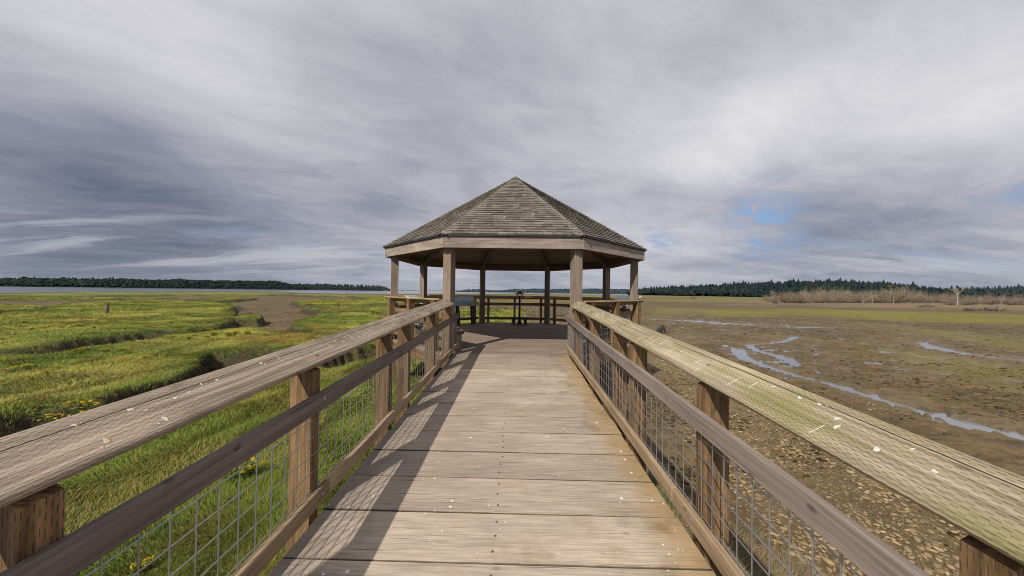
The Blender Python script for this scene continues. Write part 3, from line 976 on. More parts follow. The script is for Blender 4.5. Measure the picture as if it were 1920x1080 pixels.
def wire_panel(mb, p0, p1, zb0, zt0, zb1, zt1, up_steps, spacing=.1015, rad=.0031, off=0.0):
    """welded mesh between two end points; bottom and top heights at each end"""
    p0 = Vector(p0); p1 = Vector(p1); L = (p1 - p0).length; d = (p1 - p0) / L
    n = int(L / spacing)
    for i in range(n + 1):
        s = i * spacing + off
        if s > L: break
        t = s / L
        q = p0 + d * s
        mb.tube(q + Vector((0, 0, zb0 + (zb1 - zb0) * t)), q + Vector((0, 0, zt0 + (zt1 - zt0) * t)), rad, n=5, cap=False)
    for k in range(up_steps):
        f = (k + .5) / up_steps
        mb.tube(p0 + Vector((0, 0, zb0 + (zt0 - zb0) * f)), p1 + Vector((0, 0, zb1 + (zt1 - zb1) * f)), rad, n=5, cap=False)


POST_YS = {-1: [-.40, .88, 2.095, 3.345, 3.935, 5.14, 6.3], 1: [-.45, .778, 1.945, 3.13, 3.69, 4.86, 6.15]}
def cap_zin(y): return FZ(y) + .968 + .0065 * y

for side, label in ((-1, 'long left boardwalk railing with plain grey leaning handrail and wire mesh infill'), (1, 'long right boardwalk railing with yellow green algae on its leaning handrail')):
    xe = XL if side < 0 else XR
    n = Vector((side, 0, 0))
    rl = thing('boardwalk_railing', label, 'railing', (xe + side * .1, 3.0, FZ(3.0)), 'railings along the boardwalk')
    POST_Y = POST_YS[side]
    xi = xe + side * .010          # cap inner edge
    capm = M['cap'] if side < 0 else M['cap_mossy']
    for (ya, yb, dz0, dz1) in ((-3.2, 3.555, 0, 0.0), (3.572, 6.58, .006, .002)):
        c = MB()
        rail_cap(c, (xi, ya, cap_zin(ya) + dz0), (xi, yb, cap_zin(yb) + dz1), n, 0)
        hr = c.build('handrail', capm, rl)
        sp = MB(); br = MB()
        along = Vector((0, 1, SL)).normalized(); ca, sa = math.cos(R(29)), math.sin(R(29)); acr = n * ca + Vector((0, 0, sa))
        if acr.cross(along).z < 0: fl = -1
        else: fl = 1
        def at(yv, s):
            t = (yv - ya) / (yb - ya); z = cap_zin(ya) + dz0 + (cap_zin(yb) + dz1 - cap_zin(ya) - dz0) * t
            return cap_point((xi, yv, z), n, s, 0, .0006)
        U = acr * fl; V_ = along
        def put(mbx, yv, s, ru, rv): splat(mbx, at(yv, s), U, V_, ru, rv)
        if yb < 4:
            spots = ([(1.02, .165, .008, .006), (1.16, .15, .012, .010), (1.19, .12, .007, .006), (1.30, .13, .010, .008), (1.36, .135, .006, .01), (1.43, .155, .009, .007), (1.03, .055, .014, .011), (1.20, .05, .014, .010), (1.50, .15, .006, .013),
                      (1.77, .16, .012, .010), (1.89, .125, .006, .008), (1.9, .16, .010, .006), (2.14, .12, .008, .012), (2.17, .15, .006, .008), (2.45, .13, .006, .02), (2.52, .10, .013, .010), (2.6, .14, .007, .012)] if side < 0 else
                     [(.92, .11, .007, .008), (1.0, .15, .006, .007), (1.05, .09, .014, .010), (1.19, .105, .014, .010), (1.22, .14, .010, .014), (1.32, .17, .008, .010), (1.4, .16, .010, .010), (1.54, .16, .007, .012), (2.1, .10, .006, .007), (2.27, .13, .005, .009)])
            for j, (yv, s, ru, rv) in enumerate(spots):
                put(br if j % 4 == 2 and side < 0 else sp, yv, s, ru, rv)
                if random.random() < .6: put(sp, yv + random.uniform(-.03, .03), s + random.uniform(-.02, .02), ru * .4, rv * .4)
            st = [(2.66, .12, .05), (2.75, .09, .03), (2.83, .13, .045), (2.9, .1, .05), (3.0, .12, .04), (3.1, .15, .02), (3.2, .09, .04), (3.4, .14, .02), (2.35, .11, .025)] if side < 0 else [(1.22, .06, .035), (1.72, .08, .055), (1.62, .12, .035), (2.08, .11, .03), (2.0, .05, .03), (2.32, .14, .03), (2.42, .08, .055), (2.62, .12, .05), (2.75, .1, .06), (2.85, .13, .03), (2.95, .07, .05), (3.05, .12, .03), (3.15, .14, .025), (3.25, .1, .03), (3.35, .13, .02)]
        else:
            st = [(random.uniform(3.65, 6.45), random.uniform(.05, .17), random.uniform(.006, .026)) for _ in range(40 if side < 0 else 80)]
        for yv, s, ln in st:
            put(sp, yv, s, ln, random.uniform(.002, .0035))
            if random.random() < .5: put(sp, yv + random.uniform(-.004, .004), s + random.choice((-1, 1)) * ln * .8, .006, .005)
        o = sp.build('bird_dropping', M['dropping'], hr); o['kind'] = 'stuff'
        if br.v:
            o = br.build('bird_dropping', M['dropping_brown'], hr); o['kind'] = 'stuff'
        for py_ in POST_Y:
            if ya < py_ < yb and py_ > 1.5:
                MB().disc(at(py_ + .04, .115), acr.cross(along) * fl, .012, .003).build('bolt', M['bolt'], hr)
    # mid rail
    xm = xe + side * .019
    for ya, yb in ((-3.2, 3.50), (3.506, 7.05)):
        c = MB(); c.bar((xm, ya, FZ(ya) + .722), (xm, yb, (FZ(yb) + .722) if yb < 6 else .722 + .012), UP_R, .038, .118, .006)
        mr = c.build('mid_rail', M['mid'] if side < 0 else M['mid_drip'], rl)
        for py_ in POST_Y + [6.95]:
            if ya < py_ < yb and py_ > 1.5:
                MB().disc((xe - side * .0005, py_ + .03, FZ(py_) + .735), (-side, 0, 0), .014, .004).build('bolt', M['bolt'], mr)
    for ya, yb in ((-3.2, 2.2), (2.204, 6.9)):
        c = MB(); c.bar((xm, ya, FZ(ya) + .098), (xm, yb, FZ(yb) + .098 + (.01 if yb > 6 else 0)), UP_R, .042, .105, .006)
        cr_ = c.build('kerb_rail', M['curb'], rl)
        for py_ in POST_Y:
            if ya < py_ < yb and py_ > 1.5:
                MB().disc((xe - side * .002, py_ + .03, FZ(py_) + .10), (-side, 0, 0), .015, .005).build('bolt', M['bolt'], cr_)
    # posts, cut to the slope of the cap
    for py_ in POST_Y:
        xa, xb = xe + side * .041, xe + side * .181
        zi = cap_zin(py_) + .041 * math.tan(R(29)) - .05 - .03; zo = zi + .14 * math.tan(R(29))
        zb = -2.2
        hw = .045
        prof = [(0, 0), (.14, 0), (.14, zo - zb), (0, zi - zb)]
        b = MB()
        V = []; W = []
        for yv in (py_ - hw, py_ + hw):
            for a, h in prof:
                V.append((xa + side * a, yv, zb + h)); W.append((h - 1.5, a - .07, yv - py_))
        Fc = [(0, 1, 2, 3), (7, 6, 5, 4), (0, 4, 5, 1), (1, 5, 6, 2), (2, 6, 7, 3), (3, 7, 4, 0)]
        if side > 0: Fc = [f[::-1] for f in Fc]
        b._add(V, Fc, W)
        b.build('post', M['post'], rl)
    MB().bar((xe + side * .06, 6.95, -.2), (xe + side * .06, 6.95, .79), (0, 1, 0), .042, .09).build('end_board', M['curb'] if side > 0 else M['gpost'], rl)
    w = MB()
    xw = xe + side * .036
    y0, y1 = -3.0, 6.9
    wire_panel(w, (xw, y0, 0), (xw, y1, 0), FZ(y0) + .12, FZ(y0) + .68, FZ(y1) + .12, FZ(y1) + .68, 5, off=.05)
    w.build('wire_mesh', M['galv'], rl)

# ================================================================== PAVILION
GX0, GY0 = -.105, 9.975
RP = 3.50; RF = 3.755; RFL = 3.74
Z_FB, Z_FT = 2.166, 2.405
APEX = 4.86
def vert(i, rad, z=0.0):
    a = -PI / 2 + PI / 8 + i * PI / 4 - PI / 4      # i=0 front left, i=1 front right, then anticlockwise
    return Vector((GX0 + rad * math.cos(a), GY0 + rad * math.sin(a), z))
def cdir(i):
    v = vert(i, 1.0) - Vector((GX0, GY0, 0)); return v.normalized()

gz = thing('pavilion', 'octagonal timber pavilion with grey shingled roof at the end of the boardwalk', 'pavilion', (GX0, GY0, 0))
# floor
fl = MB()
ap = RFL * math.cos(PI / 8)
pb = .142
yv = GY0 - ap + .0
k = 0
verts_f = [vert(i, RFL) for i in range(8)]
def half_width(yr):
    a = abs(yr)
    h = RFL * math.sin(PI / 8)
    if a <= h: return ap
    return ap - (a - h)
yr = -ap + .003
while yr < ap - .05:
    y1 = min(yr + pb - .005, ap)
    h0, h1 = half_width(yr), half_width(y1)
    z0, z1 = -.042, -.002 + random.uniform(-.001, .001)
    V = []; W = []
    for z in (z0, z1):
        for xx, yy in ((-h0, yr), (h0, yr), (h1, y1), (-h1, y1)):
            V.append((GX0 + xx, GY0 + yy, z)); W.append((xx, yy - (yr + y1) / 2, z))
    fl._add(V, [(3, 2, 1, 0), (4, 5, 6, 7), (0, 1, 5, 4), (1, 2, 6, 5), (2, 3, 7, 6), (3, 0, 4, 7)], W)
    yr += pb
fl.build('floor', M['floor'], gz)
for i in range(8):
    a, b = vert(i, RFL - .03), vert(i + 1, RFL - .03)
    MB().bar(a + Vector((0, 0, -.17)), b + Vector((0, 0, -.17)), (0, 0, 1), .05, .24).build('rim_board', M['post'], gz)
    p = vert(i, RP - .1)
    MB().bar(p + Vector((0, 0, -2.3)), p + Vector((0, 0, -.3)), (p - Vector((GX0, GY0, 0))), .24, .24).build('pile', M['post'], gz)
    # main posts, square to the corner
    p = vert(i, RP); d = cdir(i); s = Vector((-d.y, d.x, 0))
    MB().box(p + Vector((0, 0, (Z_FB + .18) / 2)), (0, 0, 1), d, s, (Z_FB + .18) / 2, .095, .095, .008).build('post', M['gpost'], gz)
    # beams between the posts
    q = vert(i + 1, RP)
    dd = (q - p).normalized()
    MB().bar(p + dd * .08 + Vector((0, 0, 2.29)), q - dd * .08 + Vector((0, 0, 2.29)), (0, 0, 1), .11, .21).build('beam', M['beam'], gz)
    # fascia boards
    a, b = vert(i, RF), vert(i + 1, RF); dd = (b - a).normalized(); inn = Vector((dd.y, -dd.x, 0))
    inn = (Vector((GX0, GY0, 0)) - (a + b) / 2).normalized()
    MB().bar(a + dd * .002 + inn * .02 + Vector((0, 0, (Z_FB + Z_FT) / 2)), b - dd * .002 + inn * .02 + Vector((0, 0, (Z_FB + Z_FT) / 2)), (0, 0, 1), .04, Z_FT - Z_FB, .005).build('fascia', M['fascia'], gz)
    # hip rafters under the ceiling
    top = Vector((GX0, GY0, APEX - .27)); base = vert(i, RP - .05, 2.33)
    MB().bar(base, base + (top - base) * .97, (0, 0, 1), .07, .16).build('rafter', M['gpost'], gz)
roof = thing('roof', None, None, (GX0, GY0, 0)); roof.parent = gz; roof.location = (0, 0, 0)
RE = RF + .05; ZE = 2.435
apE = RE * math.cos(PI / 8); sideE = 2 * RE * math.sin(PI / 8)
SLN = math.hypot(apE, APEX - ZE)
sh = MB()
ceil = MB()
EXPO = .132
for i in range(8):
    a, b = vert(i, RE, ZE), vert(i + 1, RE, ZE)
    mid = (a + b) / 2; u = (b - a).normalized(); apx = Vector((GX0, GY0, APEX)); s = (apx - mid).normalized(); nr = u.cross(s).normalized()
    # base sheet and ceiling
    ncourse = int(SLN / EXPO)
    for k in range(ncourse):
        t0 = k * EXPO; t1 = min(t0 + EXPO + .01, SLN - .02)
        h0 = sideE / 2 * (1 - t0 / SLN); h1 = sideE / 2 * (1 - t1 / SLN)
        x = -h0
        while x < h0 - .001:
            w = random.choice((.10, .14, .17, .22)) * random.uniform(.9, 1.1)
            x2 = min(x + w, h0)
            if h0 - x2 < .07: x2 = h0
            def cl(v): return max(-h1, min(h1, v))
            xa, xb = (x if x > -h0 + .001 else -h0), x2
            ya_, yb_ = cl(xa), cl(xb)
            lift = .020 + random.uniform(0, .009)
            p0 = mid + u * xa + s * t0 + nr * lift; p1 = mid + u * xb + s * t0 + nr * lift
            p2 = mid + u * yb_ + s * t1 + nr * .003; p3 = mid + u * ya_ + s * t1 + nr * .003
            e0 = mid + u * xa + s * t0 - nr * .004; e1 = mid + u * xb + s * t0 - nr * .004
            rr = random.random()
            hipd = h0 - max(abs(xa), abs(xb))
            if hipd < .15 and random.random() < .6: rr = min(1, rr + .45)
            g0 = p0 + (p3 - p0) * 0; 
            if yb_ - ya_ > .004:
                sh._add([p0, p1, p2, p3, e0, e1], [(0, 1, 2, 3), (4, 5, 1, 0)], [(0, 0, 0)] * 6, rr)
            else:
                sh._add([p0, p1, p2, e0, e1], [(0, 1, 2), (3, 4, 1, 0)], [(0, 0, 0)] * 5, rr)
            x = x2
    ce = .16
    a2, b2 = vert(i, RF - .05, 2.34), vert(i + 1, RF - .05, 2.34); ap2 = Vector((GX0, GY0, APEX - .16))
    m2 = (a2 + b2) / 2; L2 = (ap2 - m2).length; hw2 = (b2 - a2).length / 2
    ceil._add([b2, a2, ap2], [(0, 1, 2)], [(hw2, 0, 0), (-hw2, 0, 0), (0, L2, 0)])
sh.build('shingles', M['shingle'], roof)
ceil.build('ceiling', M['ceiling'], roof)
for i in range(8):
    p = vert(i, RE, ZE); apx = Vector((GX0, GY0, APEX)); hv = (apx - p); L = hv.length; hv.normalize()
    out = cdir(i); sd = Vector((-out.y, out.x, 0)); nrm = sd.cross(hv).normalized()
    if nrm.z < 0: nrm = -nrm
    h = MB(); t = 0.0
    while t < L - .1:
        t2 = min(t + .2, L); wv = .125; drop = .05
        lo = .030 + random.uniform(0, .004); hi = .014
        c0 = p + hv * t; c1 = p + hv * t2
        V = [c0 - sd * wv - nrm * (drop - lo), c0 + nrm * lo, c0 + sd * wv - nrm * (drop - lo), c1 - sd * wv * .97 - nrm * (drop - hi), c1 + nrm * hi, c1 + sd * wv * .97 - nrm * (drop - hi)]
        V += [V[0] - nrm * .012, V[1] - nrm * .012, V[2] - nrm * .012]
        h._add(V, [(0, 1, 4, 3), (1, 2, 5, 4), (6, 7, 1, 0), (7, 8, 2, 1)], [(0, 0, 0)] * 9, random.uniform(.3, 1))
        t += .14
    h.build('hip_cap', M['shingle'], roof)
dr = MB()
for i in range(8):
    a, b = vert(i, RE - .005), vert(i + 1, RE - .005); a1, b1 = vert(i, RF - .12), vert(i + 1, RF - .12)
    V = [a + Vector((0, 0, 2.407)), b + Vector((0, 0, 2.407)), b + Vector((0, 0, 2.437)), a + Vector((0, 0, 2.437)), a1 + Vector((0, 0, 2.407)), b1 + Vector((0, 0, 2.407))]
    dr._add(V, [(0, 1, 2, 3), (4, 5, 1, 0)], [(0, 0, 0)] * 6)
dr.build('drip_edge', M['black'], roof)
ac = MB()
for i in range(8):
    a = R(45 * i + 22.5); b = R(45 * i + 67.5)
    ac._add([(GX0, GY0, APEX + .05), (GX0 + .17 * math.cos(a), GY0 + .17 * math.sin(a), APEX - .07), (GX0 + .17 * math.cos(b), GY0 + .17 * math.sin(b), APEX - .07)], [(0, 1, 2)], [(0, 0, 0)] * 3, .7)
ac.build('roof_peak', M['shingle'], roof)

# ---- railings between the pavilion posts
RAIL_LABEL = {
    7: 'pavilion railing just left of the entrance, pale cap seen from outside beside the left handrail',
    6: 'pavilion railing on the far left side between the two leftmost posts',
    5: 'dark pavilion railing at back left behind the blue map panel',
    4: 'dark pavilion railing straight ahead at the back carrying the yellow placard',
    3: 'dark pavilion railing at back right of the coin viewer, without a placard',
    2: 'pavilion railing on the far right side between the two rightmost posts',
    1: 'pavilion railing just right of the entrance, pale cap seen from outside beside the mossy handrail',
}
for i in range(1, 8):
    a, b = vert(i, RP), vert(i + 1, RP)
    dd = (b - a).normalized(); out = ((a + b) / 2 - Vector((GX0, GY0, 0))).normalized()
    L = (b - a).length
    gr = thing('pavilion_railing', RAIL_LABEL[i], 'railing', tuple((a + b) / 2 + out * .15), 'railings around the pavilion')
    p0 = a + dd * .03 + out * .06; p1 = b - dd * .03 + out * .06
    c = MB(); rail_cap(c, p0 - dd * .06, p1 + dd * .06, out, 1.02)
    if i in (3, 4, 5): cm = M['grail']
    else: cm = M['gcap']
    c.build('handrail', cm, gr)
    pm0, pm1 = a + out * .10, b + out * .10
    MB().bar(pm0 + dd * .10 + Vector((0, 0, .775)), pm1 - dd * .10 + Vector((0, 0, .775)), (0, 0, 1), .038, .11).build('mid_rail', M['grail'], gr)
    MB().bar(pm0 + dd * .10 + Vector((0, 0, .18)), pm1 - dd * .10 + Vector((0, 0, .18)), (0, 0, 1), .038, .10).build('bottom_rail', M['grail'], gr)
    w = MB()
    wire_panel(w, pm0 + dd * .1 + out * .022, pm1 - dd * .1 + out * .022, .18, .76, .18, .76, 5, spacing=.125, rad=.0038)
    w.build('wire_mesh', M['galv'], gr)
    for f in (.09, .5, .91):
        q = a + (b - a) * f + out * .19
        hw = .07 if i in (1, 7) else .045
        zi = 1.02 + .10 * math.tan(R(29)) - .055; zo = zi + 2 * hw * math.tan(R(29)) * .9
        pm = MB(); V = []; W = []
        for sgn in (-1, 1):
            for o_, z in ((-hw, -.32), (hw, -.32), (hw, zo), (-hw, zi)):
                V.append(q + dd * sgn * hw + out * o_ + Vector((0, 0, z))); W.append((z, o_, sgn * hw))
        pm._add(V, [(0, 1, 2, 3), (7, 6, 5, 4), (0, 4, 5, 1), (1, 5, 6, 2), (2, 6, 7, 3), (3, 7, 4, 0)][::1], W)
        pm.build('post', M['post'] if i in (1, 2, 6, 7) else M['grail'], gr)
        if i in (1, 7):
            MB().disc(q + out * hw + dd * 0 + Vector((0, 0, .93)), out, .022, .01).build('bolt', M['bolt'], gr)

# yellow placard on the back rail
pl = thing('placard', 'small yellow notice placard fixed to the back rail right of the coin viewer', 'sign', (.44, 13.25, 1.0))
ca, sa = math.cos(R(29)), math.sin(R(29))
rear_in = GY0 + RP * math.cos(PI / 8) + .06
acr = Vector((0, ca, sa)); ux = Vector((1, 0, 0))
pc_ = Vector((.46, rear_in, 1.02)) + acr * .085 + Vector((0, -sa, ca)) * .006
MB().box(pc_, ux, acr, ux.cross(acr), .15, .062, .003, .001).build('plate', M['yellow'], pl)
ik = MB()
for r_ in range(3):
    x0 = -.12
    while x0 < .11:
        wv = random.uniform(.02, .05)
        ik.box(pc_ + ux * (x0 + wv / 2) + acr * (.03 - r_ * .03) + ux.cross(acr) * .0042, ux, acr, ux.cross(acr), wv / 2, .007, .0008, .0002)
        x0 += wv + .014
ik.build('lettering', M['ink'], pl)

# ---- coin-less binocular viewer with its step stool
bv = thing('binocular_viewer', 'tall pole mounted binocular viewer with shiny dark head at the back rail', 'viewer', (.1, 12.85, 0))
px_, py_ = .10, 12.85
MB().tube((px_, py_, .015), (px_, py_, 1.10), .045, .04, 16).build('pole', M['dark_metal'], bv, True)
MB().tube((px_, py_, 0), (px_, py_, .02), .13, .12, 20).tube((px_, py_, .02), (px_, py_, .16), .10, .05, 16).build('base', M['dark_metal'], bv, True)
yk = MB(); prev = None
for k in range(9):
    a = PI + PI * k / 8
    p = Vector((px_ + .145 * math.cos(a), py_, 1.235 + .12 * math.sin(a)))
    if prev is not None: yk.tube(prev, p, .018, n=8)
    prev = p
yk.build('yoke', M['dark_metal'], bv, True)
hd = MB()
hp = []
nseg = 18
for j, (yy, sc_) in enumerate(((-.17, .55), (-.15, .8), (-.08, .97), (.03, 1.0), (.12, .92), (.18, .7), (.20, .4))):
    for kk in range(nseg):
        a = 2 * PI * kk / nseg
        ex = .132 * sc_ * math.copysign(abs(math.cos(a)) ** .8, math.cos(a)); ez = .078 * sc_ * math.copysign(abs(math.sin(a)) ** .8, math.sin(a))
        hp.append((px_ + ex, py_ + yy, 1.265 + ez))
Fh = [(j * nseg + k, j * nseg + (k + 1) % nseg, (j + 1) * nseg + (k + 1) % nseg, (j + 1) * nseg + k) for j in range(6) for k in range(nseg)]
Fh += [tuple(range(nseg))[::-1], tuple(6 * nseg + k for k in range(nseg))]
hd._add(hp, Fh, hp); hd.build('viewer_head', M['chrome'], bv, True)
for sx in (-1, 1):
    MB().tube((px_ + sx * .045, py_ - .15, 1.27), (px_ + sx * .045, py_ - .21, 1.27), .03, .026, 14).build('eyepiece', M['dark_metal'], bv, True)
    MB().tube((px_ + sx * .055, py_ + .15, 1.27), (px_ + sx * .055, py_ + .235, 1.27), .04, .045, 14).build('lens_tube', M['dark_metal'], bv, True)
MB().tube((px_ - .15, py_, 1.245), (px_ + .15, py_, 1.245), .02, n=10).build('pivot', M['dark_metal'], bv, True)

ss = thing('step_stool', 'low dark metal step with two flared legs standing around the viewer pole', 'step', (.1, 12.72, 0))
MB().box((.10, 12.56, .285), (1, 0, 0), (0, 1, 0), (0, 0, 1), .36, .16, .018, .006).build('step_plate', M['dark_metal'], ss)
for sx in (-1, 1):
    b = MB(); V = []; W = []
    for yy in (12.47, 12.65):
        for xx, zz in ((.20, 0.0), (.27, 0.0), (.31, .268), (.13, .268)):
            V.append((.10 + sx * xx, yy, zz)); W.append((xx, yy - 12.5, zz))
    Fc = [(0, 1, 2, 3), (7, 6, 5, 4), (0, 4, 5, 1), (1, 5, 6, 2), (2, 6, 7, 3), (3, 7, 4, 0)]
    b._add(V, Fc if sx > 0 else [f[::-1] for f in Fc], W)
    b.build('leg', M['dark_metal'], ss)

# ---- interpretive panels
def panel_mat(kind):
    m, N = new_mat('panel_print_' + kind)
    wc = N.attr('wc', 'Vector'); s = N.sep(wc)
    n = N.noise(wc, 7, 3, .55); n2 = N.noise(wc, 5, 2, .5, 1.0)
    if kind == 'map':
        teal = N.mix(n, (.10, .27, .33), (.14, .34, .40))
        # rows of small type on the left
        v = N.math('FRACT', N.math('MULTIPLY', s[1], 26)); row = N.math('FLOOR', N.math('MULTIPLY', s[1], 26))
        ty = N.math('MULTIPLY', N.step(N.math('ABSOLUTE', N.math('SUBTRACT', v, .5)), .3, .22), N.step(N.noise(N.comb(N.math('MULTIPLY', s[0], 60), row, 0), 1, 1), .42, .48))
        ty = N.math('MULTIPLY', ty, N.step(s[0], -.12, -.13)); ty = N.math('MULTIPLY', ty, N.step(s[0], -.52, -.50)); ty = N.math('MULTIPLY', ty, N.step(s[1], .17, .16))
        left = N.mix(N.math('MULTIPLY', ty, .6), teal, (.7, .8, .8))
        land = N.mix(N.step(n2, .45, .5), (.10, .38, .66), N.mix(N.step(n, .45, .55), (.38, .42, .08), (.5, .40, .07)))
        riv = N.step(N.math('ABSOLUTE', N.math('SUBTRACT', n, .5)), .02, .012)
        land = N.mix(riv, land, (.35, .45, .45))
        slant = N.math('ADD', s[0], N.math('MULTIPLY', s[1], .55))
        col = N.mix(N.step(slant, -.02, 0.0), left, land)
        # olive border band at the bottom right
        col = N.mix(N.step(N.math('SUBTRACT', s[0], N.math('MULTIPLY', s[1], .5)), .43, .45), col, (.24, .30, .07))
    else:
        col = N.mix(n, (.25, .33, .37), (.42, .48, .50))
    finish(N, col, .25, None, spec=.5)
    return m
M['map'] = panel_mat('map'); M['pale_panel'] = panel_mat('pale')
M['panel_edge'] = plain_mat('panel_edge', (.55, .57, .58), .4, 0, .1, 20)

def info_panel(label, i, f, mat, legs, hw=.56, hh=.29, name='interpretive_panel', lift=0.0, tilt=35, inset=.16):
    a, b = vert(i, RP), vert(i + 1, RP)
    dd = (a - b).normalized(); inn = (Vector((GX0, GY0, 0)) - (a + b) / 2).normalized()
    c = a + (b - a) * f + inn * inset + Vector((0, 0, .90 + lift))
    T_ = R(tilt)
    upv = (-inn * math.cos(T_) + Vector((0, 0, math.sin(T_)))).normalized()
    nrm = dd.cross(upv).normalized()
    if nrm.z < 0: nrm = -nrm
    root = thing(name, label, 'information panel', (c.x, c.y, 0), 'information panels on the pavilion railings')
    MB().box(c, dd, upv, dd.cross(upv), hw, hh, .012, .003).build('backing', M['panel_edge'], root)
    pr = MB()
    q = [c - dd * (hw - .012) - upv * (hh - .012) + nrm * .0145, c + dd * (hw - .012) - upv * (hh - .012) + nrm * .0145, c + dd * (hw - .012) + upv * (hh - .012) + nrm * .0145, c - dd * (hw - .012) + upv * (hh - .012) + nrm * .0145]
    wcs = [(-hw, -hh, 0), (hw, -hh, 0), (hw, hh, 0), (-hw, hh, 0)]
    f_ = MB(); f_._add(q, [(0, 1, 2, 3)] if dd.cross(upv).dot(nrm) > 0 else [(3, 2, 1, 0)], wcs); f_.build('print', mat, root)
    if legs:
        for sx in (-.62, .62):
            p = c + dd * hw * sx - upv * .05
            MB().bar(Vector((p.x, p.y, 0)) + inn * .1, p - nrm * .016, dd, .05, .10).build('leg', M['dark_metal'], root)
            MB().bar(Vector((p.x, p.y, 0)) + inn * -.02, p - nrm * .03 + upv * .12, dd, .05, .08).build('brace', M['dark_metal'], root)
    return root
info_panel('tilted blue map panel with teal text column at the back left of the pavilion', 5, .37, M['map'], True)
info_panel('pale tilted panel edge showing above the far left pavilion railing', 6, .40, M['pale_panel'], False, hw=.5, lift=.10, tilt=25)
info_panel('pale blue tilted panel on the far right pavilion railing, its corner sticking out', 2, .40, M['pale_panel'], False, hw=.98, lift=.17, tilt=32, hh=.25, inset=-.02)

# ---- bench just inside the entrance on the left
a, b = vert(7, RP), vert(8, RP); dd = (b - a).normalized(); inn = (Vector((GX0, GY0, 0)) - (a + b) / 2).normalized()
bn = thing('bench', 'weathered timber bench just inside the pavilion entrance on the left', 'bench', tuple((a + b) / 2 + inn * .4))
for k in (0, 1):
    c0 = a + dd * .35 + inn * (.24 + .2 * k); c1 = b + dd * .02 + inn * (.24 + .2 * k)
    MB().bar(c0 + Vector((0, 0, .43)), c1 + Vector((0, 0, .43)), (0, 0, 1), .19, .05).build('seat_plank', M['gpost'], bn)
for f in (.25, .93):
    q = a + (b - a) * f + inn * .34
    MB().box(q + Vector((0, 0, .36)), inn, dd, (0, 0, 1), .17, .05, .045, .004).build('bearer', M['gpost'], bn)
    MB().box(q + Vector((0, 0, .157)), (0, 0, 1), dd, inn, .157, .07, .09, .005).build('leg', M['gpost'], bn)

# ================================================================== STAKES, SNAGS, SCRUB, LOGS
def stake(px, py_base, py_top, label, wpx, z=Z_PL):
    x, y = ground_pt(px, py_base, z)
    zz = ground_z(x, y)
    h = (py_base - py_top) / F_PX * y; w = wpx / F_PX * y / 2
    b = MB(); V = []; W = []
    n = 9; lv = 6
    for k in range(lv + 1):
        t = k / lv
        for i in range(n):
            a = 2 * PI * i / n; rr = w * (1 - .1 * t) * (1 + random.uniform(-.1, .1))
            V.append((x + math.cos(a) * rr + .04 * t * h, y + math.sin(a) * rr, zz - .2 + (h + .2) * t + (random.uniform(-.06, .06) * h if k == lv else 0))); W.append((t * h, math.cos(a) * rr, math.sin(a) * rr))
    Fc = [(k * n + i, k * n + (i + 1) % n, (k + 1) * n + (i + 1) % n, (k + 1) * n + i) for k in range(lv) for i in range(n)] + [tuple(lv * n + i for i in range(n))]
    b._add(V, Fc, W)
    o = b.build('wooden_stake', M['stake']); o['label'] = label; o['category'] = 'post'
    me = o.data
    off = Vector((x, y, zz)); o.location = off
    me.transform(Matrix.Translation(-off))
    return o
stake(200, 589, 569, 'old grey wooden stake standing alone on the bright marsh at far left', 5)
stake(634, 580, 566, 'short thin wooden stake on a turf strip just above the left handrail', 2.4)


def branch_tree(mb, p, d, L, r, depth, spread=.6, n=5, kids=(2, 4)):
    p = Vector(p); d = Vector(d).normalized()
    seg = 3
    q = p
    for k in range(seg):
        d2 = (d + Vector((random.uniform(-.2, .2), random.uniform(-.2, .2), random.uniform(-.05, .12)))).normalized()
        e = q + d2 * L / seg
        mb.tube(q, e, r * (1 - .25 * k), r * (1 - .25 * (k + 1)) if k < seg - 1 or depth else r * .1, n, cap=False)
        if depth > 0 and k > 0:
            for _ in range(random.randint(*kids) // (1 if k == seg - 1 else 2) or 1):
                dv = (d2 + Vector((random.uniform(-1, 1), random.uniform(-1, 1), random.uniform(-.2, .7))) * spread).normalized()
                branch_tree(mb, e, dv, L * random.uniform(.45, .7), r * .5, depth - 1, spread, max(3, n - 1), kids)
        q = e; d = d2


def dead_tree(px, base, top, label, seed, spread=.55, kids=(2, 4), rad=1.0, parts=True):
    random.seed(seed)
    x, y = ground_pt(px, base, Z_MUD + .3); zz = ground_z(x, y); dist = math.hypot(x, y)
    h = (base - top) / F_PX * y
    root = thing('dead_tree', label, 'dead tree', (x, y, zz))
    t = MB(); r = h * .028 * rad
    t.tube((x, y, zz - .2), (x + .01 * h, y, zz + h * .28), r * 1.3, r, 9, False).tube((x + .01 * h, y, zz + h * .28), (x - .01 * h, y, zz + h * .55), r, r * .7, 9, False)
    t.build('trunk', M['bleached'], root, True)
    for k in range(6 if parts else 2):
        z0 = random.uniform(.32, .56)
        a = k * 2.4 + random.random(); b = MB()
        branch_tree(b, (x - .0 * h, y, zz + h * z0), (math.cos(a) * .42, math.sin(a) * .42, 1.0 if parts else 2.2), h * random.uniform(.22, .36), r * .6, 2, spread, 5, kids)
        b.build('branch', M['bleached'], root)
    return root
dead_tree(1795, 573, 539, 'tall white dead tree with spread bare branches, right of the grey scrub', 4)
dead_tree(1837, 575, 558, 'smaller pale dead tree right of the tall white snag', 9, .7, (2, 4), .6)
dead_tree(1878, 575, 558, 'small crooked bleached snag near the right edge', 12, .8, (2, 4), .6)
dead_tree(1618, 570, 549, 'slender white dead trunk in the left half of the grey scrub', 5, .3, (1, 2), .45, False)
dead_tree(1635, 570, 549, 'white dead trunk standing in the middle of the grey scrub', 6, .3, (1, 2), .5, False)
dead_tree(1675, 570, 549, 'leaning white broken trunk in the right half of the grey scrub', 7, .35, (1, 2), .45, False)

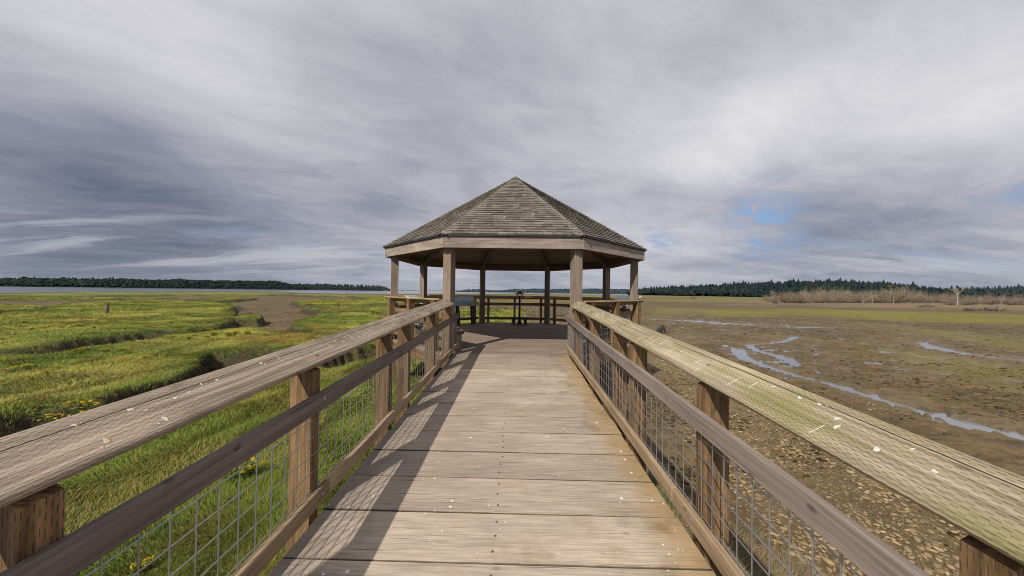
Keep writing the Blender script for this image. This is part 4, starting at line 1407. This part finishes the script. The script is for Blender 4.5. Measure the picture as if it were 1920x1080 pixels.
random.seed(77)
def shrub_mesh(seed, nb, name, upright=1.0):
    g = np.random.default_rng(seed)
    V = []; T_ = []; C = []
    def strand(p, d, L, w, seg, c):
        nonlocal V, T_, C
        q = np.array(p)
        perp = np.cross(d, g.normal(size=3)); perp = perp / (np.linalg.norm(perp) + 1e-6) * w
        b = len(V); V += [q - perp, q + perp]; C += [c * (.35 + .65 * min(1, max(0, p[2]) * 1.6)), c * (.35 + .65 * min(1, max(0, p[2]) * 1.6))]
        pts = []
        for k in range(seg):
            d = d + g.normal(0, .22, 3); d = d / np.linalg.norm(d)
            q = q + d * L / seg; f = 1 - (k + 1) / seg * .75
            V += [q - perp * f, q + perp * f]; C += [c, c]
            i = b + 2 * k
            T_ += [(i, i + 1, i + 3), (i, i + 3, i + 2)]
            pts.append((q.copy(), d.copy()))
        return pts
    for i in range(nb):
        a = g.uniform(0, 2 * PI); rad = g.uniform(0, .3)
        base = np.array([.30, .245, .185]) * g.uniform(.3, 1.0)
        el = g.uniform(.25, 1.4) * upright
        d = np.array([math.cos(a), math.sin(a), el]); d /= np.linalg.norm(d)
        pts = strand((math.cos(a) * rad * .5, math.sin(a) * rad * .5, -.03), d, g.uniform(.5, 1.05), .011, 4, base)
        for q, dq in pts:
            for _ in range(4):
                d2 = dq + g.normal(0, .55, 3) + np.array([0, 0, .25]); d2 /= np.linalg.norm(d2)
                strand(q, d2, g.uniform(.15, .42), .006, 2, base * g.uniform(.8, 1.3))
    o = np_mesh(name, np.array(V), None, np.array(T_), M['twig'], None, np.array(C))
    return o
protos = [shrub_mesh(s, 46, 'dead_shrub') for s in (1, 2, 3, 4)]
n_used = 0
GROUP_S = 'leafless grey shrubs in the far scrub belt'
spots = []
for k in range(92):
    px = 1440 + 345 * (k + random.uniform(-.5, .5)) / 92
    base = random.uniform(563.5, 568.8)
    big = 1.0 - .35 * abs(((px - 1500) % 120) / 60 - 1)
    hpx = random.uniform(15, 25) * big * (.55 if px < 1470 else 1.0) * (1.0 if px < 1720 else .75)
    spots.append((px, base, hpx))
for k in range(46):
    px = 1775 + 260 * (k + random.uniform(-.5, .5)) / 46
    spots.append((px, random.uniform(567, 572.5), random.uniform(9, 16)))
for k, (px, base, hpx) in enumerate(spots):
    x, y = ground_pt(px, base, Z_MUD + .3)
    o = protos[k % 4]
    if k >= 4:
        o = protos[k % 4].copy(); COL.objects.link(o)
    o.location = (x, y, ground_z(x, y)); h = hpx * 1.3 / F_PX * y
    o.scale = (h * random.uniform(.8, 1.3), h * random.uniform(.8, 1.2), h); o.rotation_euler = (0, 0, random.uniform(0, 6.28))
    tag(o, 'leafless grey brown shrub in the scrub belt on the far right shore', 'shrub', GROUP_S)

# driftwood heaps on the flat in front of the scrub
def heap(px, base, wpx, hpx, label, seed):
    random.seed(seed)
    x, y = ground_pt(px, base, Z_MUD + .1); zz = ground_z(x, y)
    w = wpx / F_PX * y / 2; h = hpx / F_PX * y
    m_ = MB()
    for k in range(60):
        f = random.uniform(-1, 1); t = random.random()
        c = Vector((x + f * w, y + random.uniform(-.4, .4) * w, zz + h * .8 * t * (1 - f * f)))
        d = Vector((random.uniform(-1, 1), random.uniform(-.6, .6), random.uniform(-.25, .35))).normalized()
        m_.tube(c - d * h * .8, c + d * h * .8, h * .07, h * .03, 5)
    o = m_.build('driftwood_heap', M['stake']); off = Vector((x, y, zz)); o.location = off; o.data.transform(Matrix.Translation(-off))
    tag(o, label, 'driftwood')
heap(1856, 583, 42, 8, 'dark heap of driftwood lying on the flat below the white snag', 3)
heap(1740, 577, 26, 5, 'low brown brush heap at the end of the far pool', 5)
heap(1818, 583, 10, 7, 'small stump of driftwood left of the dark heap', 8)

# ================================================================== COBBLES
random.seed(5)
def ico(seed):
    import bmesh
    bm = bmesh.new(); bmesh.ops.create_icosphere(bm, subdivisions=2, radius=1.0)
    g = np.random.default_rng(seed); ph = g.uniform(0, 6, 6)
    for v in bm.verts:
        c = v.co
        k = 1 + .13 * math.sin(2.3 * c.x + ph[0]) + .13 * math.sin(2.7 * c.y + ph[1]) + .1 * math.sin(3.1 * c.z + ph[2]) + .05 * math.sin(6 * c.x + 5 * c.y + ph[3])
        v.co = Vector((c.x * k, c.y * k * .75, max(c.z, -.5) * k * .38))
    vs = np.array([v.co[:] for v in bm.verts]); fs = np.array([[v.index for v in f.verts] for f in bm.faces]); bm.free()
    return vs, fs
ICO = [ico(s) for s in range(8)]
def cobble_mat():
    m, N = new_mat('pale_cobble')
    g = N.n.new('ShaderNodeNewGeometry'); oi = N.n.new('ShaderNodeObjectInfo')
    c = N.attr('col', 'Color')
    n = N.noise(g.outputs['Position'], 40, 4, .65)
    c = N.mix(N.math('MULTIPLY', N.step(n, .5, .7), .4), c, (.12, .085, .045))
    finish(N, c, .85, n, .4, .005, .2)
    return m
M['cobble'] = cobble_mat()
g5 = np.random.default_rng(55)
nC = 60000
r = np.exp(g5.uniform(math.log(1.8), math.log(34), nC)); az = np.radians(g5.uniform(8, 72, nC))
cx = r * np.sin(az); cy = r * np.cos(az)
sv = lookup('stone', cx, cy); cl_ = fbm(cx * .8, cy * .8, 101, 3)
keep = (sv * (cl_ * 2.0 - .5) > g5.uniform(.12, .95, nC)) & (cx > 2.0 + .9 * g5.random(nC) - .25 * np.clip(cy - 5, 0, 4)) & (lookup('t', cx, cy) < .9)
cx, cy, r = cx[keep], cy[keep], r[keep]
size = (.012 + .036 * g5.random(len(cx)) ** 3.0) * (1 + .012 * r)
order = np.argsort(-(size / r))
# thin out overlapping ones
grid = {}; sel = []
for i in order:
    key = (int(cx[i] / .1), int(cy[i] / .1)); ok = True
    for a in (-1, 0, 1):
        for b in (-1, 0, 1):
            for j in grid.get((key[0] + a, key[1] + b), ()):
                if math.hypot(cx[i] - cx[j], cy[i] - cy[j]) < (size[i] + size[j]) * .8: ok = False
    if ok:
        grid.setdefault(key, []).append(i); sel.append(i)
    if len(sel) > 6500: break
cz = lookup('z', cx, cy)
def cob_col(k):
    c = np.array([.31, .225, .122]) * g5.uniform(.5, 1.3); return c * (np.array([.9, .92, 1.0]) if g5.random() < .15 else 1)
cob_protos = []
for k in range(8):
    vs, fs = ICO[k]
    o = np_mesh('cobble', vs, None, fs, M['cobble'], None, np.tile(cob_col(k), (len(vs), 1)), smooth=True)
    cob_protos.append(o)
for n_, i in enumerate(sel[:290]):
    o = cob_protos[n_ % 8]
    if n_ >= 8:
        o = o.copy(); COL.objects.link(o)
    s = size[i]
    o.location = (cx[i], cy[i], cz[i] + s * .12); o.scale = (s * random.uniform(.8, 1.25), s * random.uniform(.8, 1.25), s * random.uniform(.8, 1.2)); o.rotation_euler = (random.uniform(-.2, .2), random.uniform(-.2, .2), random.uniform(0, 6.28))
    tag(o, 'rounded pale cobble lying on the mud below the right railing', 'stone', 'cobbles on the mud right of the boardwalk')
VV = []; FF = []; CC = []; nb = 0
for i in sel[290:]:
    vs, fs = ICO[random.randrange(8)]
    s = size[i]; a = random.uniform(0, 6.28); ca_, sa_ = math.cos(a), math.sin(a)
    sx, sy = s * random.uniform(.8, 1.3), s * random.uniform(.7, 1.1)
    p = vs * np.array([sx, sy, s])
    VV.append(np.stack([p[:, 0] * ca_ - p[:, 1] * sa_ + cx[i], p[:, 0] * sa_ + p[:, 1] * ca_ + cy[i], p[:, 2] + cz[i] + s * .1], -1)); FF.append(fs + nb); nb += len(vs)
    CC.append(np.tile(cob_col(0), (len(vs), 1)))
peb = np_mesh('pebbles', np.concatenate(VV), None, np.concatenate(FF), M['cobble'], None, np.concatenate(CC), smooth=True)
tag(peb, 'small pale pebbles strewn between the larger cobbles', 'pebbles', None, 'stuff')

# ---- weed and mud clods on the flat (uncountable)
g6 = np.random.default_rng(66)
nW = 150000
r = np.exp(g6.uniform(math.log(4.5), math.log(75), nW)); az = np.radians(g6.uniform(-60, 74, nW))
wx_ = r * np.sin(az); wy_ = r * np.cos(az)
dn_ = fbm(wx_ * .5, wy_ * .9, 111, 4) + .25 * lookup('dark', wx_, wy_) - .3 * lookup('green', wx_, wy_) * (r > 25)
keep = (dn_ > g6.uniform(.44, .78, nW)) & (lookup('t', wx_, wy_) < .05) & ((wx_ > 2.4) | ((wy_ > 15) & (wx_ < -2))) & (lookup('z', wx_, wy_) > Z_WAT + .01)
wx_, wy_, r = wx_[keep][:18000], wy_[keep][:18000], r[keep][:18000]
wz_ = lookup('z', wx_, wy_)
import bmesh
bm = bmesh.new(); bmesh.ops.create_icosphere(bm, subdivisions=1, radius=1.0)
wv_ = np.array([v.co[:] for v in bm.verts]); wf_ = np.array([[v.index for v in f.verts] for f in bm.faces]); bm.free()
n_ = len(wx_); m_ = len(wv_)
sz_ = (.010 + .038 * g6.random(n_) ** 3) * (1 + .022 * r)
jit = g6.uniform(.6, 1.35, (n_, m_, 1))
Vw = wv_[None] * jit * np.stack([sz_ * g6.uniform(.8, 2.0, n_), sz_ * g6.uniform(.6, 1.2, n_), sz_ * g6.uniform(.22, .5, n_)], -1)[:, None, :] + np.stack([wx_, wy_, wz_], -1)[:, None, :]
Fw = (wf_[None] + (np.arange(n_) * m_)[:, None, None]).reshape(-1, 3)
pal = np.array([[.060, .040, .018], [.085, .055, .024], [.058, .056, .018], [.15, .10, .05], [.042, .032, .015]])
Cw = np.repeat((pal[g6.integers(0, 5, n_)] * g6.uniform(.6, 1.3, (n_, 1)))[:, None, :], m_, 1)
weed = np_mesh('seaweed', Vw.reshape(-1, 3), None, Fw, M['forest'], None, Cw.reshape(-1, 3))
tag(weed, 'dark scraps of seaweed and mud clods strewn over the mud flat on the right', 'seaweed', None, 'stuff')

# ================================================================== YELLOW FLOWERS
random.seed(11)
def flower_mesh(seed, nh=26):
    g = np.random.default_rng(seed); V = []; T_ = []; C = []
    for i in range(nh):
        a = g.uniform(0, 2 * PI); rr = .5 * math.sqrt(g.random()); top = np.array([math.cos(a) * rr, math.sin(a) * rr, g.uniform(.65, 1.0) * (1 - .35 * rr)])
        root = np.array([math.cos(a) * rr * .4, math.sin(a) * rr * .4, -.05])
        b = len(V); w = np.array([math.sin(a), -math.cos(a), 0]) * .012
        V += [root - w, root + w, top]; T_ += [(b, b + 1, b + 2)]; C += [np.array([.05, .085, .012])] * 3
        for l in range(4):
            t = g.uniform(.25, .85); p = root + (top - root) * t; d = g.normal(0, 1, 3); d[2] = abs(d[2]) * .6; d = d / np.linalg.norm(d) * .17
            s = np.cross(d, [0, 0, 1]); s = s / (np.linalg.norm(s) + 1e-6) * .03
            b = len(V); V += [p, p + d * .5 + s, p + d, p + d * .5 - s]; T_ += [(b, b + 1, b + 2), (b, b + 2, b + 3)]; C += [np.array([.075, .12, .02]) * g.uniform(.7, 1.2)] * 4
        nr = np.array([g.normal(0, .35), g.normal(0, .35), 1]); nr /= np.linalg.norm(nr); u = np.cross(nr, [1, 0, 0]); u /= np.linalg.norm(u); v = np.cross(nr, u)
        R_ = .062 * g.uniform(.8, 1.25); b = len(V); V.append(top + nr * .02); C.append(np.array([.55, .30, .01]))
        for k in range(14):
            an = 2 * PI * k / 14; q = R_ * (1 if k % 2 == 0 else .6)
            V.append(top + (u * math.cos(an) + v * math.sin(an)) * q); C.append(np.array([.72, .52, .015]) * g.uniform(.8, 1.1))
        for k in range(14): T_.append((b, b + 1 + k, b + 1 + (k + 1) % 14))
    return np_mesh('yellow_wildflower', np.array(V), None, np.array(T_), M['petal'], None, np.array(C))
fprotos = [flower_mesh(s) for s in (1, 2, 3)]
fi = [0]
def flower(px, py, size, label, z=Z_PL, group=None, flat=1.0):
    x, y = ground_pt(px, py, z)
    k = fi[0]; fi[0] += 1
    o = fprotos[k % 3]
    if k >= 3:
        o = o.copy(); COL.objects.link(o)
    o.location = (x, y, ground_z(x, y)); o.scale = (size, size, size * flat); o.rotation_euler = (0, 0, random.uniform(0, 6.28))
    tag(o, label, 'wildflower', group)
flower(152, 792, .42, 'yellow flower clump rising above the left handrail, nearest the bottom left', flat=1.1)
flower(104, 805, .34, 'small yellow flower clump left of the taller clump at the left handrail')
flower(130, 802, .18, 'tiny yellow bloom between two clumps at the left handrail')
flower(440, 905, .40, 'dense yellow flower patch seen through the left wire mesh near the second post', flat=.9)
flower(468, 897, .30, 'yellow blooms at the right end of the patch behind the left mesh', flat=.9)
flower(262, 1060, .12, 'single yellow bloom low behind the left mesh at the bottom edge')
flower(282, 1052, .10, 'single yellow bloom just right of another at the bottom edge')
flower(776, 690, .22, 'yellow bloom framed between the timber posts below the left railing')
G = 'yellow flower clumps scattered over the marsh'
rows = [(145, 663, 30, 5), (160, 661, 22, 3), (225, 658, 30, 5), (190, 659, 20, 5), (245, 661, 20, 4), (35, 697, 30, 4), (60, 692, 22, 4), (85, 709, 18, 3), (110, 694, 12, 3), (365, 682, 8, 2), (270, 675, 12, 3),
        (330, 634, 22, 4), (350, 635, 26, 4), (390, 632, 26, 5), (412, 630, 34, 6), (430, 630, 30, 5), (450, 629, 34, 6), (470, 628, 30, 5), (490, 627, 20, 4), (90, 618, 26, 5), (110, 616, 22, 4), (60, 620, 18, 4), (140, 613, 16, 4),
        (20, 605, 20, 4), (38, 604, 18, 3), (10, 627, 14, 4), (0, 640, 14, 4), (690, 589, 26, 5), (705, 588, 18, 4), (325, 608, 14, 3), (180, 617, 14, 3)]
for px, py, w, hh in rows:
    y_ = ground_pt(px, py, Z_PL)[1]
    for q in range(1):
        flower(px + random.uniform(-.35, .35) * w, py + random.uniform(-1.5, 1.5), max(.28, w / F_PX * y_ * .55), 'yellow flower clump scattered among the green marsh grass at left', group=G, flat=.7)
for px, py, w in ((930, 583, 20), (948, 580, 22), (958, 582, 18), (980, 584, 22), (1000, 586, 16), (940, 600, 24), (975, 602, 24), (1000, 595, 18), (1015, 598, 18), (1050, 600, 16), (920, 604, 16), (895, 585, 16)):
    y_ = max(14, ground_pt(px, py, Z_PL)[1])
    flower(px, py, max(.3, w / F_PX * y_ * .5), 'yellow flower clump on the turf seen through the back railing of the pavilion', group='yellow flower clumps behind the pavilion', flat=.7)

# ================================================================== FAR HILLS AND FOREST
def conifer(g, h, w, lv=4, n=6):
    V = []; T_ = []
    for k in range(lv):
        z0 = h * (.12 + .72 * k / lv); z1 = min(h, z0 + h * .42); rr = w * (1 - k / lv * .85)
        b = len(V)
        for i in range(n):
            a = 2 * PI * i / n + k * .7; q = rr * g.uniform(.6, 1.2)
            V.append((math.cos(a) * q, math.sin(a) * q, z0 + g.uniform(-.05, .05) * h))
        V.append((g.normal(0, .02) * w, 0, z1))
        for i in range(n): T_.append((b + i, b + (i + 1) % n, b + n))
    return np.array(V), np.array(T_)
def broadleaf(g, h, w):
    V = []; T_ = []
    for k in range(5):
        c = np.array([g.normal(0, .35) * w, g.normal(0, .35) * w, h * g.uniform(.35, .8)]); s = w * g.uniform(.45, .75)
        vs = np.array([(1, 0, 0), (-1, 0, 0), (0, 1, 0), (0, -1, 0), (0, 0, 1), (0, 0, -1), (.6, .6, .6), (-.6, .6, .6), (.6, -.6, .6), (-.6, -.6, .6)]) * g.uniform(.7, 1.2, (10, 1))
        b = len(V); V += [tuple(c + v * s) for v in vs]
        for t in ((4, 6, 7), (4, 7, 9), (4, 9, 8), (4, 8, 6), (6, 0, 2), (6, 2, 7), (7, 2, 1), (7, 1, 9), (9, 1, 3), (9, 3, 8), (8, 3, 0), (8, 0, 6), (5, 2, 0), (5, 1, 2), (5, 3, 1), (5, 0, 3)): T_.append(tuple(b + i for i in t))
    return np.array(V), np.array(T_)

hill_mat_cache = {}
def hill(name, prof, dist, ntree, tree_h, col_d, col_l, label, depth=260, decid=.35, base_h=0.0, cliff=None, jag=1.0, seed=1, amber=0.0):
    """prof: tree-top line in the photograph; ground rises behind the shore"""
    g = np.random.default_rng(seed)
    pxs = np.array([p[0] for p in prof], float); tops = np.array([p[1] for p in prof], float)
    xs = np.linspace(pxs[0], pxs[-1], 160)
    def azi(px):
        d = sky_dir(px, 547.5); return math.atan2(d.x, d.y)
    azx = np.array([azi(p) for p in xs])
    def ridge(px):
        t = np.interp(px, pxs, tops)
        out = []
        for p, q in zip(np.atleast_1d(px), np.atleast_1d(t)):
            d = sky_dir(p, q); out.append(d.z / math.hypot(d.x, d.y) * (dist + depth) + CAM_Z)
        return np.array(out)
    RZ = np.maximum(ridge(xs) - tree_h * .85, -1.0)
    nd = 14
    V = np.zeros((nd, 160, 3))
    for j in range(nd):
        f = j / (nd - 4)
        rr = dist + depth * f
        hz = np.where(f <= 1, sstep(-.15, 1.0, f * np.ones(160)) , 1 - (f - 1) * .6)
        nzz = (fbm(azx * 40 + 3, np.full(160, f * 3.0), seed + 200, 3) - .5) * 6 * min(f, 1)
        V[j] = np.stack([np.sin(azx) * rr, np.cos(azx) * rr, -2.2 + (RZ + 2.2) * hz + nzz], -1)
    V[0, :, 2] = -2.4
    ii = np.arange(nd * 160).reshape(nd, 160)
    qd = np.stack([ii[:-1, :-1], ii[:-1, 1:], ii[1:, 1:], ii[1:, :-1]], -1).reshape(-1, 4)
    m, N = new_mat('hillside_' + name)
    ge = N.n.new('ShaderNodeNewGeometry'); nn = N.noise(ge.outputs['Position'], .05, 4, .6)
    c = N.mix(nn, tuple(col_d), tuple(np.array(col_d) * .6 + np.array(col_l) * .4))  # col_d and col_l include distance haze as a bluish cast
    if cliff:
        cm = N.attr('cliff'); c = N.mix(N.math('MULTIPLY', cm, N.step(nn, .35, .55)), c, cliff[2])
    finish(N, c, .95, None, spec=.05)
    cl = np.zeros((nd, 160))
    if cliff:
        cl[:5] = np.exp(-((xs - cliff[0]) / cliff[1]) ** 2)
    h = np_mesh('hill', V.reshape(-1, 3), qd[:, ::-1], None, m, {'cliff': cl.ravel()}, smooth=True)
    h['kind'] = 'structure'
    # trees
    VV = []; FF = []; CC = []; nb = 0
    lib_c = [conifer(g, 1, .26) for _ in range(10)]; lib_b = [broadleaf(g, .8, .42) for _ in range(8)]
    for k in range(ntree):
        px = g.uniform(pxs[0], pxs[-1]); f = g.random() ** .8
        i = np.interp(px, xs, np.arange(160)); j = f * (nd - 4)
        i0 = min(int(i), 158); j0 = min(int(j), nd - 2); fi_, fj = i - i0, j - j0
        p = (V[j0, i0] * (1 - fi_) + V[j0, i0 + 1] * fi_) * (1 - fj) + (V[j0 + 1, i0] * (1 - fi_) + V[j0 + 1, i0 + 1] * fi_) * fj
        con = g.random() > decid * (1.08 - .2 * f)
        vs, ts = (lib_c[g.integers(10)] if con else lib_b[g.integers(8)])
        hh = tree_h * g.uniform(.6, 1.12) * (1 if con else .75)
        if g.random() < .06 * jag: hh *= 1.3
        if cliff and abs(px - cliff[0]) < cliff[1] * .8 and f < .35: continue
        lim = RZ[i0] + tree_h * (1.0 + .3 * jag) - p[2]
        hh = max(2.0, min(hh, lim))
        a = g.uniform(0, 6.28); ca_, sa_ = math.cos(a), math.sin(a); wv = hh * g.uniform(.9, 1.5)
        q = np.stack([(vs[:, 0] * ca_ - vs[:, 1] * sa_) * wv, (vs[:, 0] * sa_ + vs[:, 1] * ca_) * wv, vs[:, 2] * hh], -1) + p
        t = g.random()
        c = np.array(col_d) * (1 - t) + np.array(col_l) * t  # tree colours carry the same painted haze
        if not con: c = c * np.array([1.25, 1.2, .9])
        if g.random() < amber: c = c * np.array([1.9, 1.15, .7])
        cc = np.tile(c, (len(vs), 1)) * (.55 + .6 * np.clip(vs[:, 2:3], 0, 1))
        VV.append(q); FF.append(ts + nb); nb += len(vs); CC.append(cc)
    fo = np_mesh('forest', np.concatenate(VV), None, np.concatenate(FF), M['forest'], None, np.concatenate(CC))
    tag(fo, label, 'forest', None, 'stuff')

hill('right', [(1180, 547), (1200, 542), (1240, 538), (1290, 536), (1340, 533), (1400, 530), (1450, 528), (1500, 527), (1545, 525), (1600, 527), (1660, 530), (1690, 533), (1710, 532), (1730, 537), (1745, 541), (1760, 542), (1800, 541)], 620, 4200, 13, (.008, .015, .022), (.021, .034, .034),
     'dark wooded hillside of conifers behind the grey scrub on the right', depth=230, seed=3, amber=.05, decid=.72, jag=1.0)
hill('right_far', [(1720, 545), (1760, 542), (1820, 538), (1860, 537), (1920, 536), (2050, 537), (2200, 538), (2500, 538)], 900, 1500, 13, (.015, .027, .035), (.034, .052, .050),
     'paler wooded rise behind the dead trees at the right edge', depth=300, seed=8, jag=.6)
hill('mid', [(895, 545), (915, 543), (940, 543.5), (960, 541), (985, 541), (1010, 540), (1040, 541), (1085, 540), (1110, 540), (1150, 541), (1195, 541), (1240, 541), (1300, 543)], 1800, 2200, 8, (.030, .052, .075), (.055, .080, .095),  # haze over the far shore put into these blues
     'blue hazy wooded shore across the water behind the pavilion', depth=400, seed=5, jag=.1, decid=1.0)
hill('island', [(855, 546), (868, 543.5), (880, 541.5), (895, 541), (908, 542), (914, 544), (920, 547)], 1500, 400, 7, (.032, .055, .075), (.055, .08, .092),  # blue of the headland is painted haze
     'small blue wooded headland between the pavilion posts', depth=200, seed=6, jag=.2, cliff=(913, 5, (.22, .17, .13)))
hill('faint', [(700, 545), (760, 544), (820, 543.5), (880, 544.5), (960, 545)], 4200, 300, 18, (.10, .15, .21), (.12, .17, .23),  # strongest painted haze, palest blue tree colours
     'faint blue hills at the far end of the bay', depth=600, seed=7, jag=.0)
hill('left', [(-700, 520), (-300, 516), (0, 519), (60, 520), (150, 521), (200, 520.5), (260, 522), (300, 523), (350, 522.5), (420, 524.5), (480, 525), (520, 526), (545, 531), (570, 532)], 1300, 6000, 11, (.011, .020, .030), (.026, .040, .040),
     'long dark wooded shore across the water on the left', depth=300, seed=2, jag=.8, decid=.95)
hill('left_far', [(520, 533), (560, 531.5), (610, 531.5), (660, 533), (700, 534), (722, 536.5), (727, 540), (731, 543)], 1500, 700, 13, (.016, .028, .036), (.034, .05, .048),
     'lower wooded headland with a pale bluff left of the pavilion', depth=260, seed=4, jag=.4, cliff=(726, 8, (.26, .20, .15)))

# ================================================================== LIGHT AND SKY
to_sun = Vector((-.56, -1.05, 1.0)).normalized()
sd = bpy.data.lights.new('sun', 'SUN'); sd.energy = 4.9; sd.angle = R(.5); sd.color = (1.0, .93, .82)
so = bpy.data.objects.new('sun', sd); COL.objects.link(so)
so.rotation_euler = (-to_sun).to_track_quat('-Z', 'Y').to_euler()
el = math.asin(to_sun.z); azs_ = math.atan2(to_sun.x, to_sun.y)

world = bpy.data.worlds.new("World"); SC.world = world; world.use_nodes = True
wt = world.node_tree; wt.nodes.clear(); N = NT(wt)
sky = N.n.new('ShaderNodeTexSky'); sky.sky_type = 'NISHITA'; sky.sun_disc = False
sky.sun_elevation = el; sky.sun_rotation = azs_ % (2 * PI)
tc = N.n.new('ShaderNodeTexCoord'); D = N.vmath('NORMALIZE', tc.outputs['Generated'])
sx = N.sep(D)
zc = N.math('MAXIMUM', sx[2], 0.0)
inv = N.math('DIVIDE', 1.0, N.math('ADD', zc, .14))
P2 = N.comb(N.math('MULTIPLY', sx[0], inv), N.math('MULTIPLY', sx[1], inv), 0)
# streaks drawn out along the wind direction
def rotsc(v, ang, a, b):
    c_, s_ = math.cos(ang), math.sin(ang); o = N.sep(v)
    u = N.math('ADD', N.math('MULTIPLY', o[0], c_ * a), N.math('MULTIPLY', o[1], s_ * a))
    w = N.math('ADD', N.math('MULTIPLY', o[0], -s_ * b), N.math('MULTIPLY', o[1], c_ * b))
    return N.comb(u, w, 0)
warp = N.vmath('SCALE', N.vmath('SUBTRACT', N.noise(P2, .9, 3, .5, 0, 1), (.5, .5, .5)), .45)
P2 = N.vmath('ADD', P2, warp)
wA = rotsc(P2, R(35), .9, 1.0)
big = N.noise(wA, .8, 4, .48, .4)
wB = rotsc(P2, R(20), .8, 1.35)
med = N.noise(wB, 1.6, 8, .58, .5)
fine = N.noise(rotsc(P2, R(30), 1.0, 1.9), 4.2, 8, .62, .6)
val = N.math('ADD', N.math('MULTIPLY', N.math('SUBTRACT', big, .5), .34), N.math('ADD', N.math('MULTIPLY', N.math('SUBTRACT', med, .5), .30), N.math('MULTIPLY', N.math('SUBTRACT', fine, .5), .15)))
# broad light and dark masses of the overcast
BL = [  # photograph point, angular half-size in degrees, amount
    (200, 30, 18, .12), (330, 190, 10, .05), (60, 380, 13, -.21), (230, 320, 11, -.12), (420, 400, 10, -.14), (150, 250, 7, -.04), (600, 330, 9, -.06), (820, 200, 12, -.11), (620, 110, 10, -.05), (1000, 120, 9, -.04), (990, 320, 7, .03), (720, 390, 8, -.06),
    (1420, 225, 5, .14), (1320, 315, 5, .11), (1580, 160, 8, .09), (1880, 150, 8, .14), (1450, 190, 12, .03), (1260, 40, 12, .02), (1700, 330, 9, -.03), (1500, 480, 11, -.10), (1900, 480, 9, -.10), (960, 480, 8, -.12), (130, 520, 9, -.06), (1000, -250, 25, .06), (1550, 430, 8, -.07), (400, 480, 9, -.06), (650, 490, 9, -.08)]
tot = None
for px, py, sz, am in BL:
    d = sky_dir(px, py)
    dp = N.vmath('DOT_PRODUCT', D, tuple(d), out=1)
    # gaussian-like falloff of the angle
    k = N.math('EXPONENT', N.math('MULTIPLY', N.math('SUBTRACT', dp, 1.0), 1.0 / (1 - math.cos(R(sz))) * 1.0))
    t = N.math('MULTIPLY', k, am)
    tot = t if tot is None else N.math('ADD', tot, t)
hor = N.math('MULTIPLY', N.math('EXPONENT', N.math('MULTIPLY', zc, -14.0)), -.045)
B = N.math('ADD', N.math('ADD', N.math('ADD', .590, tot), hor), N.math('MULTIPLY', val, 1.0))
cloud = N.ramp(B, [(0.0, (.075, .095, .15)), (.2, (.135, .155, .22)), (.38, (.275, .285, .355)), (.52, (.44, .438, .495)), (.68, (.635, .63, .675)), (.9, (.89, .88, .87))])
# thin bright bands and blue gaps low over the horizon
low = N.math('MULTIPLY', N.step(zc, .20, .09), N.step(zc, .015, .05))
gap = N.step(N.noise(N.vmath('ADD', rotsc(P2, R(5), .38, 1.25), (3.1, 1.7, 0)), 1.15, 5, .55, .3), .55, .66)
band = N.step(N.noise(N.vmath('ADD', rotsc(P2, R(3), .30, 1.5), (7.3, 0.4, 0)), 1.1, 6, .6, .3), .50, .64)
cloud = N.mix(N.math('MULTIPLY', N.math('MULTIPLY', band, low), .55), cloud, (.62, .62, .65))
cloud = N.mix(N.math('MULTIPLY', N.math('MULTIPLY', gap, low), .45), cloud, (.33, .44, .58))
haze = N.math('EXPONENT', N.math('MULTIPLY', zc, -22.0))
cloud = N.mix(N.math('MULTIPLY', haze, .45), cloud, (.28, .335, .43))
STR = .1
csc = N.vmath('SCALE', cloud, 1.0 / STR)
blue = N.vmath('MULTIPLY', sky.outputs[0], (.85, .9, 1.0))
g1 = sky_dir(1430, 424); g2 = sky_dir(1890, 372); g3 = sky_dir(1240, 447); g4 = sky_dir(30, 465)
gm = None
for d, w, a in ((g1, 3.8, 1.25), (g2, 1.6, .55), (g3, 2.2, .7)):
    k = N.math('MULTIPLY', N.math('EXPONENT', N.math('MULTIPLY', N.math('SUBTRACT', N.vmath('DOT_PRODUCT', D, tuple(d), out=1), 1.0), 1.0 / (1 - math.cos(R(w))))), a)
    gm = k if gm is None else N.math('ADD', gm, k)
gf = N.math('MULTIPLY', N.math('MULTIPLY', gm, N.step(med, .60, .44)), N.step(fine, .65, .4), clamp=True)
fin = N.mix(gf, csc, N.vmath('SCALE', (.25, .42, .70), 1.0 / STR))
fin = N.mix(.04, fin, blue)
bg = N.n.new('ShaderNodeBackground'); bg.inputs[1].default_value = STR; N.set(bg.inputs[0], fin)
wo = N.n.new('ShaderNodeOutputWorld'); N.l.new(bg.outputs[0], wo.inputs[0])
world.cycles.sampling_method = 'MANUAL'; world.cycles.sample_map_resolution = 512

SC.view_settings.view_transform = 'Standard'; SC.view_settings.look = 'None'; SC.view_settings.exposure = 0; SC.view_settings.gamma = 1
SC.render.engine = 'CYCLES'
SC.cycles.use_denoising = True
SC.cycles.filter_width = 0.9
SC.cycles.max_bounces = 5; SC.cycles.diffuse_bounces = 3; SC.cycles.glossy_bounces = 2; SC.cycles.transmission_bounces = 2
